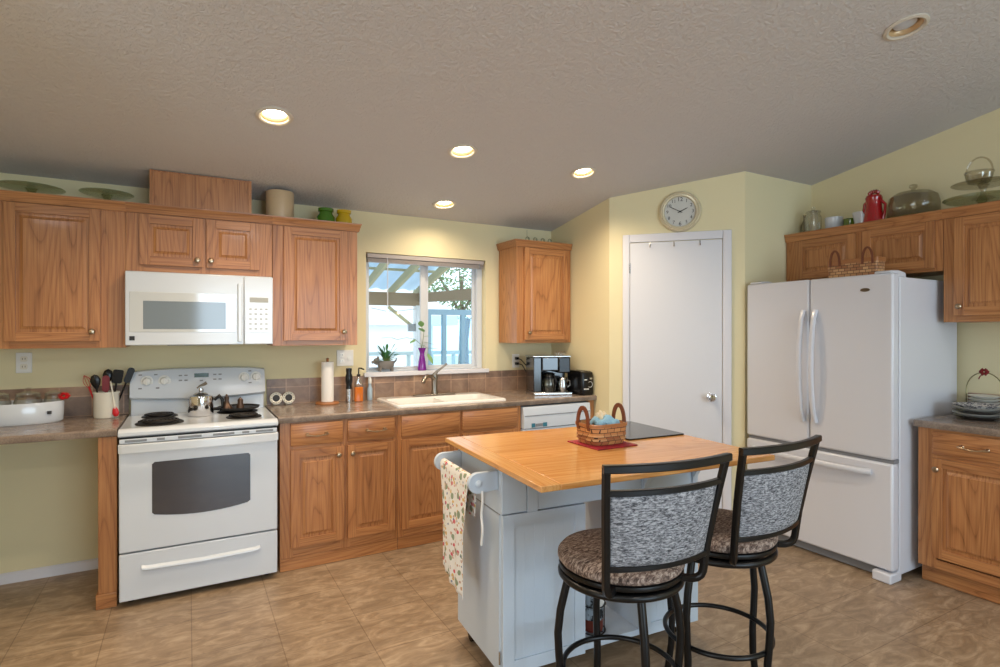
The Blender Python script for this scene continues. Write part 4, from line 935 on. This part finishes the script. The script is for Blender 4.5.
for pts in ([(0, 0, -.004), (0, 0, .04), (.01, -.003, .10), (.015, -.006, .16), (-.005, -.006, .20)], [(0, 0, 0), (-.01, -.01, .06), (-.06, -.015, .10), (-.13, -.012, .115), (-.20, -.006, .10), (-.245, -.004, .115)], [(0, 0, 0), (.012, -.012, .05), (.04, -.03, .03), (.035, -.035, -.03)]):
    st.tube(pts, .002, 5)
for p, d, L_ in (((.012, -.003, .12), (1, -.3, .3), .06), ((.014, -.006, .16), (-.6, -.3, .5), .05), ((.01, -.004, .08), (1, -.2, -.1), .07), ((-.005, -.006, .20), (-.2, -.2, 1), .04), ((-.245, -.004, .115), (-1, -.2, .1), .07), ((-.06, -.015, .10), (-.6, -.2, -.3), .04),
                 ((.012, -.012, .05), (-.8, -.5, .2), .055), ((.035, -.035, -.01), (.3, -.5, -.8), .06), ((.04, -.03, .03), (1, -.3, .1), .06)):
    leaf_mesh(m, p, d, L_ * 1.35, .027, .15)
m.build('leaves', LEAFP, t); st.build('stems', STEM, t)

# ------------------------------------------------------------------ coffee corner
t = thing('coffee_maker', 'black and steel coffee maker on the counter below the small wall cabinet', 'coffee maker', (2.675, -.385, ZC), R(-18))
MB().box(.0, .315, -.035, .25, .0, .022).build('base_plate', STEEL, t, bevel=.006)
MB().box(.005, .070, .0, .245, .0225, .295).box(.070, .31, .145, .245, .0225, .295).build('column', mat('dark_gloss_plastic', C3(24, 28, 32), .15, coat=.5), t, bevel=.006)
MB().box(.0705, .205, -.015, .144, .190, .298).build('brew_head', mat('gloss_blue_black', C3(30, 38, 46), .12, coat=.6), t, bevel=.008)
MB().box(.0, .312, .0, .248, .2985, .306).build('top_cover', STEEL, t, bevel=.002)
MB().lathe([(.045, .3065), (.047, .33), (.040, .336), (0, .338)], (.255, .1, 0), 28).build('reservoir_lid', GLASS, t)
MB().box(.208, .308, -.005, .144, .17, .298).build('grinder_head', BLACK, t, bevel=.010)
cf = thing('glass_carafe', 'glass carafe standing in the coffee maker', 'carafe', (2.833, -.372, ZC + .0225), R(-60))
MB().lathe([(0, .002), (.055, .002), (.062, .02), (.064, .07), (.052, .115), (.046, .128)], seg=32, cap=False).build('vessel', GLASSD, cf, solid=.002)
MB().lathe([(.048, .1285), (.050, .14), (.030, .150), (0, .152)], seg=28).lathe([(.0655, .100), (.0655, .108), (.053, .118), (.053, .108)], seg=32, cap=False).build('lid', BLACK, cf)
MB().tube([(.045, -.022, .13), (.080, -.050, .125), (.090, -.055, .08), (.064, -.035, .03)], .007, 8).build('handle', BLACK, cf)
t = thing('steel_pitcher', 'small stainless steel milk pitcher between carafe and toaster', 'pitcher', (2.937, -.415, ZC + .0225), R(-20))
MB().lathe([(0, .002), (.034, .002), (.040, .015), (.042, .04), (.034, .085), (.036, .108)], seg=28, cap=False).build('vessel', STEEL, t, solid=.002)
MB().tube([(.032, -.010, .09), (.056, -.02, .08), (.058, -.02, .05), (.038, -.012, .03)], .004, 8).build('handle', STEEL, t)
t = thing('toaster', 'black two-slice toaster against the pantry wall', 'toaster', (3.048, -.50, ZC))
def trr(k, z): return [(p[0], p[1], z) for p in rrect(-.058 * k, .058 * k, -.11 * k, .11 * k, .02, 5)]
MB().loft([trr(.97, .008), trr(1, .02), trr(1, .155), trr(.95, .178), trr(.85, .185)]).build('shell', BLACK, t)
MB().box(-.042, -.018, -.08, .08, .1852, .189).box(.018, .042, -.08, .08, .1852, .189).build('slot', STEEL, t)
MB().box(-.05, .05, -.10, .10, .0, .008).build('base', BLACK, t)
m = MB()
for k in range(4): m.lathe([(.005, 0), (.005, .004)], (-.035 + k * .012, -.1105, .05 + .0 * k), 10, 'y')
m.tube([(.022 * math.cos(R(a)) + .018, -.1125, .085 + .022 * math.sin(R(a))) for a in range(-130, 131, 20)], .002, 5); m.box(-.036, -.01, -.113, -.1095, .118, .126); m.build('dial_marks', PLAST, t)
MB().box(.006, .03, -.128, -.110, .125, .140).build('lever', STEEL, t, bevel=.003)
t.rotation_euler = (0, 0, R(-3))

# ------------------------------------------------------------------ on the right counter
def plate(name, label, loc, r, mt, h=.018, group=None):
    o = MB().lathe([(0, 0), (r * .6, 0), (r * .66, .003), (r * .98, h), (r, h + .002), (r * .97, h + .003), (r * .64, .008), (0, .006)], seg=44, cap=False).build(name, mt, loc=loc); return tag(o, label, 'plate', group)
PLD = mat('dark_rim_stoneware', C3(52, 48, 46), .25, coat=.3); PLW = mat('white_stoneware', C3(206, 204, 196), .25, coat=.3); PLP = spotted('blue_patterned_china', C3(210, 208, 204), C3(70, 72, 86), 70)
pc = (4.235, -2.635)
lbs = ['dark plate at the bottom of the stack right of the refrigerator', 'white plate second from the bottom of the plate stack', 'dark plate in the middle of the plate stack', 'white plate second from the top of the plate stack', 'patterned dark-rimmed plate on top of the plate stack']
for i in range(5): plate('dinner_plate', lbs[i], (pc[0], pc[1], ZC + i * .0155), .112, [PLD, PLW, PLD, PLW, PLP][i], .018, 'plates stacked beside the refrigerator')
t = thing('plate_rack', 'wire plate caddy with red bow holding white plates against the wall', 'rack', (4.425, -2.60, ZC))
hp_ = [(0, .088 * math.cos(R(a)), .15 + .105 * math.sin(R(a))) for a in range(0, 181, 12)]
MB().tube([(0, .088, .003)] + hp_ + [(0, -.088, .003)], .003, 7).tube([(.088 * math.cos(R(a)), .088 * math.sin(R(a)), .004) for a in range(0, 360, 12)], .003, 6, True).tube([(-.088, 0, .004), (.088, 0, .004)], .003, 6).build('wire_frame', mat('brass_wire', C3(140, 130, 90), .3, .8), t)
m = MB()
for k in range(6): a = k * PI / 3; m.lathe([(0, -.012), (.007, -.005), (.009, .005), (0, .014)], (-.006, .016 * math.cos(a), .258 + .012 * math.sin(a)), 10)
m.tube([(-.006, 0, .255), (-.006, .02, .23), (-.006, .026, .215)], .003, 5); m.build('bow', mat('dark_red_ribbon', C3(120, 22, 24), .6), t)
for i in range(6): plate('side_plate', 'white side plate held in the wire caddy', (4.425, -2.60, ZC + .0085 + i * .0185), .080, PLW, .016, 'white plates in the wire caddy')
t = thing('dark_bowl', 'dark patterned bowl cut off by the right edge, on the right counter', 'bowl', (4.26, -2.835, ZC))
MB().lathe([(0, .001), (.04, .001), (.07, .02), (.085, .06), (.082, .06), (.066, .024), (0, .008)], seg=36, cap=False).build('vessel', PLP, t); MB().lathe([(.0855, .058), (.0875, .066), (.083, .066), (.082, .0605)], seg=36, cap=False).build('rim', BLACK, t)

# ------------------------------------------------------------------ on top of the refrigerator
t = thing('woven_basket', 'rectangular pale woven basket with leather loops on top of the refrigerator', 'basket', (3.985, -2.105, 1.7225), RZ)
def rq(k, z): return rr3(-.152 * k, .152 * k, -.05 * k, .05 * k, .012, z)
m = MB(); m.loft([rq(.94, .001), rq(.97, .05), rq(1, .128), rq(1, .140), rq(.965, .140), rq(.96, .12), rq(.91, .012)], cap=False); m.add(rq(.94, .001), [tuple(range(24))]); m.add(rq(.91, .012), [tuple(range(24))]); m.build('woven_body', WICKER2, t)
m = MB(); m.loft([rq(1.02, .118), rq(1.02, .143), rq(1.0, .145), rq(1.0, .118)], closed=True); m.build('rim', WOODB, t)
for s_ in (-1, 1):
    pts = [(s_ * .098 - .030, -.053, .105)] + [(s_ * .098 - .028 * math.cos(R(a)), -.055, .135 + .070 * math.sin(R(a))) for a in range(0, 181, 15)] + [(s_ * .098 + .030, -.053, .105)]
    MB().tube(pts, 1, sec=[(.003, .006), (-.003, .006), (-.003, -.006), (.003, -.006)], up=(0, 1, 0)).build('handle', COPPER, t)

# ------------------------------------------------------------------ on top of the wall cabinets, left
ZTOP = 2.1055
def stand_plate(name, label, loc, r, mt, hh=.07, rim=.012):
    t = thing(name, label, 'cake stand', loc)
    MB().lathe([(.055, 0), (.05, .006), (.016, .018), (.012, hh * .6), (.024, hh - .006), (.03, hh)], seg=28, cap=True).build('foot', mt, t)
    MB().lathe([(0, hh + .001), (r * .92, hh + .004), (r, hh + .004 + rim), (r * .985, hh + .006 + rim), (r * .90, hh + .009), (0, hh + .006)], seg=52, cap=False).build('plate', mt, t); return t
stand_plate('cake_stand', 'wide green glass cake stand on the cabinet tops at the far left', (-.435, -.165, ZTOP), .15, GLASSG, .085, .004)
stand_plate('cake_stand', 'smaller green glass cake stand left of the oak vent box', (-.095, -.165, ZTOP), .132, GLASSG, .092, .006)
o = MB().lathe([(0, .001), (.082, .001), (.086, .008), (.086, .205), (.083, .215), (.076, .215), (.075, .2), (.075, .012), (0, .01)], seg=44, cap=False).build('stoneware_crock', STONE, loc=(.835, -.205, ZTOP)); tag(o, 'large beige stoneware crock on the cabinets right of the vent box', 'crock')
def bjar(label, x, mt, s):
    t = thing('glass_jar', label, 'jar', (x, -.19, ZTOP)); MB().lathe([(0, .001), (.045 * s, .001), (.052 * s, .012), (.053 * s, .085), (.040 * s, .105), (.038 * s, .118), (.046 * s, .122), (.046 * s, .142), (.04 * s, .144), (.034 * s, .12), (0, .118)], seg=32, cap=False).build('vessel', mt, t)
    MB().lathe([(.039 * s, .1185), (.0395 * s, .1205)], seg=24).build('inner_rim', mt, t)
bjar('green glass jar on the cabinet tops beside the window end', 1.130, GREENG, 1.12); bjar('yellow glass jar on the cabinet tops, right of the green one', 1.252, YELG, 1.05)
# small cabinet: wire scroll ornament
t = thing('scroll_ornament', 'small scrolled metal word ornament on the corner wall cabinet', 'ornament', (2.86, -.20, ZTOP))
SCR = mat('verdigris_metal', C3(150, 148, 116), .5, .4)
m = MB(); m.box(-.15, .15, -.02, .02, 0, .004)
for k, x in enumerate((-.12, -.045, .03, .10)):
    m.tube([(x + .020 * math.cos(R(a)) * (1 - a / 900), 0, .066 + .020 * math.sin(R(a)) * (1 - a / 900)) for a in range(-90, 421, 30)], .004, 6)
    m.tube([(x, 0, .046), (x, 0, .004)], .004, 6); m.tube([(x + .015, 0, .05), (x + .035, 0, .035), (x + .05, 0, .055)], .0035, 6)
m.build('scrollwork', SCR, t); MB().tube([(-.125, 0, .085), (-.125, 0, .14)], .002, 5).build('wire_stem', SCR, t)

# on top of the right wall cabinets
ZTR = 2.0905
XR_ = 4.36
glass_jar('glass_canister', 'clear lidded glass canister nearest the corner above the refrigerator', 'canister', (XR_ - .01, -1.610, ZTR), [(0, .002), (.048, .002), (.054, .015), (.054, .165), (.044, .185), (.042, .196)], GLASS, [(.050, .198), (.047, .210), (.015, .218), (0, .219)], [(.006, .218), (.013, .228), (.015, .238), (0, .248)])
glass_jar('glass_bottle', 'slender glass bottle in the corner behind the clear canister', 'bottle', (4.40, -1.515, ZTR), [(0, .002), (.027, .002), (.030, .02), (.030, .12), (.012, .17), (.012, .20), (.016, .205)], GLASSD)
def ribbed(prof): return prof
t = thing('white_bowl', 'white ribbed ceramic bowl between the glass canister and green glass', 'bowl', (XR_, -1.755, ZTR))
MB().lathe([(0, .001), (.042, .001), (.048, .012), (.050, .03), (.053, .032), (.053, .06), (.055, .063), (.055, .09), (.057, .093), (.058, .140), (.054, .14), (.050, .09), (.042, .012), (0, .01)], seg=36, cap=False).build('vessel', WHITE, t)
t = thing('green_glass', 'short olive green glass between the two white vessels', 'glass', (XR_ + .01, -1.855, ZTR))
MB().lathe([(0, .001), (.034, .001), (.036, .01), (.036, .115), (.033, .115), (.031, .015), (0, .012)], seg=28, cap=False).build('vessel', OLIVE, t)
t = thing('white_cup', 'white flared cup left of the red pitcher', 'cup', (XR_ - .01, -1.953, ZTR))
MB().lathe([(0, .001), (.038, .001), (.042, .01), (.046, .06), (.055, .12), (.060, .140), (.056, .14), (.050, .118), (.038, .02), (0, .012)], seg=32, cap=False).build('vessel', WHITE, t)
t = thing('red_rooster_pitcher', 'glossy red rooster-shaped ceramic pitcher', 'pitcher', (4.285, -2.060, ZTR)); t.scale = (.9, .85, 1.04)
MB().lathe([(0, .001), (.070, .001), (.078, .012), (.072, .05), (.058, .12), (.052, .17), (.058, .20), (.050, .215), (0, .22)], seg=36).build('body', RED, t)
m = MB()
for k in range(5): a = R(-60 + k * 30); m.lathe([(0, -.014), (.014, -.006), (.016, .006), (0, .018)], (.0, -.0 + .034 * math.sin(a), .226 + .012 * math.cos(a)), 12)
m.build('comb_lid', RED, t)
MB().tube([(0, .05, .18), (0, .068, .168), (0, .072, .13), (0, .056, .10)], [.012, .012, .012, .010], 10).build('beak', RED, t)
MB().tube([(0, -.05, .18), (0, -.082, .15), (0, -.078, .10), (0, -.062, .05)], .010, 8).tube([(0, -.045, .03), (0, -.07, .022), (0, -.085, .03)], [.02, .016, .008], 8).build('tail_handle', RED, t)
t = thing('cake_dome', 'smoky glass dome covering a footed cake plate', 'cake stand', (4.385, -2.245, ZTR)); t.scale = (.94, .97, 1.0)
MB().lathe([(.06, 0), (.055, .008), (.03, .03), (.05, .045)], seg=32).build('foot', GLASSD, t)
MB().lathe([(0, .046), (.155, .047), (.165, .056), (.158, .060), (0, .052)], seg=52, cap=False).build('plate', GLASSG, t)
MB().lathe([(.146, .061), (.144, .145), (.132, .190), (.095, .215), (.03, .224), (0, .225)], seg=52, cap=False).build('dome', GLASSD, t, solid=.003)
MB().lathe([(.010, .225), (.012, .238), (.024, .251), (.022, .265), (0, .272)], seg=20).build('dome_knob', GLASSD, t)
stand_plate('glass_platter', 'wide green glass platter on a low foot at the right end of the cabinet tops', (XR_ - .01, -2.615, ZTR), .185, GLASSG, .085, .012)
stand_plate('cake_stand', 'tall smoky glass cake stand standing on the wide green platter', (XR_ - .01, -2.62, ZTR + .0945), .15, GLASSD, .080, .006)
t = thing('glass_basket', 'pressed glass basket with round handle on top of the tall cake stand', 'glass basket', (XR_ - .01, -2.60, ZTR + .0945 + .0895))
m = MB(); ring = []
for r, z in ((.03, .001), (.046, .008), (.056, .03), (.060, .055), (.066, .072)):
    ring.append([((r + (.004 if k % 2 else 0)) * math.cos(2 * PI * k / 36), (r + (.004 if k % 2 else 0)) * math.sin(2 * PI * k / 36), z) for k in range(36)])
m.loft(ring, cap=False); m.add([(p[0], p[1], p[2]) for p in ring[0]], [tuple(range(36))]); m.build('bowl', GLASSD, t, solid=.002)
MB().tube([(0, .064 * math.cos(R(a)), .066 + .09 * math.sin(R(a))) for a in range(0, 181, 12)], .005, 8).build('handle', GLASSD, t)

# ------------------------------------------------------------------ outside the window
GND = mat('patio_concrete', C3(196, 196, 192), .8)
o = struct(MB().box(-12, 22, .16, 34, -.45, -.35).build('ground_1', GND))
o.name = 'ground_patio'
PTW = mat('weathered_beam_wood', C3(150, 128, 104), .7); PTR = mat('tan_rafter_paint', C3(186, 176, 140), .7)
ROOFM = mat('corrugated_roof_panel', C3(196, 214, 226), .3, trans=0.0)
ROOFM.node_tree.nodes['Principled BSDF'].inputs['Subsurface Weight'].default_value = 0.0
_t = ROOFM.node_tree.nodes.new('ShaderNodeBsdfTranslucent'); _t.inputs[0].default_value = (0.75, 0.86, 0.95, 1); _m = ROOFM.node_tree.nodes.new('ShaderNodeMixShader'); _m.inputs[0].default_value = 0.5
lk(ROOFM, ROOFM.node_tree.nodes['Principled BSDF'].outputs[0], _m.inputs[1]); lk(ROOFM, _t.outputs[0], _m.inputs[2]); lk(ROOFM, _m.outputs[0], ROOFM.node_tree.nodes['Material Output'].inputs[0])
pc_ = thing('patio_cover', 'tan wooden patio cover with corrugated roof outside the window', 'patio cover', (0, 0, -.35))
g0 = .35
rm = MB()
def roofz(y): return g0 + 2.02 + (3 - y) * .27
def rf_(u, v):
    x = -1.0 + 4.07 * u; y = .17 + 3.1 * v; return (x, y, roofz(y) + .05 + .012 * math.sin(x * 2 * PI / .19))
rm.grid(rf_, 176, 3); rm.build('corrugated_roof', ROOFM, pc_, solid=.004)
for x in (.38, .76, 1.14, 1.52, 1.9, 2.28, 2.66, 3.03):
    MB().prism([(.18, roofz(.18)), (3.2, roofz(3.2)), (3.2, roofz(3.2) - .10), (.18, roofz(.18) - .10)], 'x', x - .02, x + .02).build('rafter', PTR, pc_)
for y in (.9, 1.7, 2.5): MB().box(-1, 3.05, y - .02, y + .02, roofz(y) + .006, roofz(y) + .034).build('purlin', PTR, pc_)
MB().box(-1.0, 3.05, 2.96, 3.04, g0 + 1.76, g0 + 1.93).build('front_beam', PTW, pc_)
MB().prism([(.2, g0 + 1.73), (2.955, g0 + 1.81), (2.955, g0 + 1.93), (.2, g0 + 1.85)], 'x', 3.0, 3.07).build('side_beam', PTW, pc_)
MB().box(2.96, 3.05, 2.94, 3.05, 0, g0 + 1.765).build('post', VINYL, pc_)
MB().tube([(2.98, 3.0, g0 + 1.45), (2.60, 3.0, g0 + 1.74)], .03, 4).build('knee_brace', PTR, pc_)
MB().box(2.86, 2.95, 2.93, 2.99, g0 + 1.42, g0 + 1.52).build('junction_box', GREY, pc_)
t = thing('string_light', 'short string of warm bulbs hung under the patio beam', 'string lights', (2.35, 2.93, 1.72))
MB().tube([(0, 0, .0), (.2, 0, -.04), (.4, 0, -.03), (.6, 0, 0)], .004, 5).build('cable', GREY, t)
WARM = mat('warm_string_bulb', (1, .8, .5, 1), .4, emit=(1, .75, .4, 1), estr=1.5)
for k in range(4): MB().lathe([(0, -.05), (.014, -.04), (.018, -.025), (.008, -.006), (0, 0)], (.08 + k * .14, 0, -.03), 12).build('bulb', WARM, t)
# sunroom enclosure on the right
t = thing('glass_enclosure', 'pale framed glass enclosure beyond the patio post', 'sunroom', (3.3, 3.4, -.35))
ENC = mat('blue_grey_frame', C3(120, 148, 164), .4)
for x in (.02, .26, .56, .84, 1.2, 1.6, 2.1): MB().box(x - .03, x + .03, -.03, .03, 0, g0 + 1.66).build('mullion', ENC, t)
MB().box(-.03, 2.2, -.03, .03, g0 + 1.66, g0 + 1.74).box(-.03, 2.2, -.034, -.031, g0 + .75, g0 + .80).build('rail', ENC, t)
MB().box(0, 2.1, -.004, .004, .1, g0 + 1.65).build('glass_wall', thin_glass('bluish_pane', (.74, .88, .94, 1), .15), t)
MB().tube([(.74, .2, g0 + 1.62), (.68, .2, g0 + 1.3), (.70, .2, g0 + .9), (.80, .2, g0 + .5)], [.05, .07, .06, .04], 10).build('curtain', ENC, t)
# neighbour building and fence
t = thing('neighbour_house', 'bright white low house beyond the patio', 'house', (3.5, 10.0, -.35))
MB().box(-3.2, 2.6, 0, 5, 0, 2.0).build('walls', mat('white_siding', C3(236, 238, 240), .6), t)
MB().prism([(-3.6, 1.95), (.2, 3.5), (.3, 3.55), (3.2, 2.3), (3.2, 1.95)], 'y', -.3, 5.2).build('roof', mat('pale_roof', C3(228, 230, 232), .6), t)
t = thing('garden_fence', 'pale rail fence at the end of the patio', 'fence', (1.5, 5.0, -.35))
for k in range(13): MB().box(k * .42 - .03, k * .42 + .03, -.02, .02, 0, g0 + 1.02).build('picket', mat('pale_fence' + str(k), C3(176, 190, 190), .7) if k == 0 else MATS['pale_fence0'], t)
MB().box(-.1, 5.2, -.035, .035, g0 + 1.02, g0 + 1.08).box(-.1, 5.2, -.03, .03, .3, .36).build('rail', MATS['pale_fence0'], t)
FOL = mat('tree_foliage', C3(110, 136, 92), .7); BARK = mat('bark', C3(110, 96, 80), .8)
def tree(label, loc, r, h, n, sd):
    t = thing('tree', label, 'tree', loc); rnd = random.Random(sd); m = MB()
    for k in range(n):
        a = rnd.uniform(0, 2 * PI); b = math.acos(rnd.uniform(-1, 1)); q = r * rnd.uniform(.35, 1) ** .6
        p = Vector((q * math.sin(b) * math.cos(a), q * math.sin(b) * math.sin(a), h + q * .8 * math.cos(b)))
        d = Vector((rnd.uniform(-1, 1), rnd.uniform(-1, 1), rnd.uniform(-.6, .8))).normalized(); s = d.orthogonal().normalized(); L_ = rnd.uniform(.12, .24)
        m.add([p, p + d * L_ * .5 + s * L_ * .28, p + d * L_, p + d * L_ * .5 - s * L_ * .28], [(0, 1, 2, 3)])
    m.build('crown', FOL, t, smooth=False)
    tr = MB(); tr.tube([(0, 0, 0), (.05, 0, h * .5), (0, .05, h)], [.18, .13, .07], 8)
    for k in range(6): a = k * 1.05; tr.tube([(0, 0, h * .6), (r * .5 * math.cos(a), r * .5 * math.sin(a), h + .2)], [.06, .02], 6)
    tr.build('trunk', BARK, t)
tree('loose green tree seen above the neighbour roof through the left pane', (7.1, 18.5, -.4), 1.7, 3.0, 2600, 1)
tree('loose green tree seen above the sunroom through the right pane', (11.3, 19.2, -.4), 2.7, 4.4, 4200, 2)
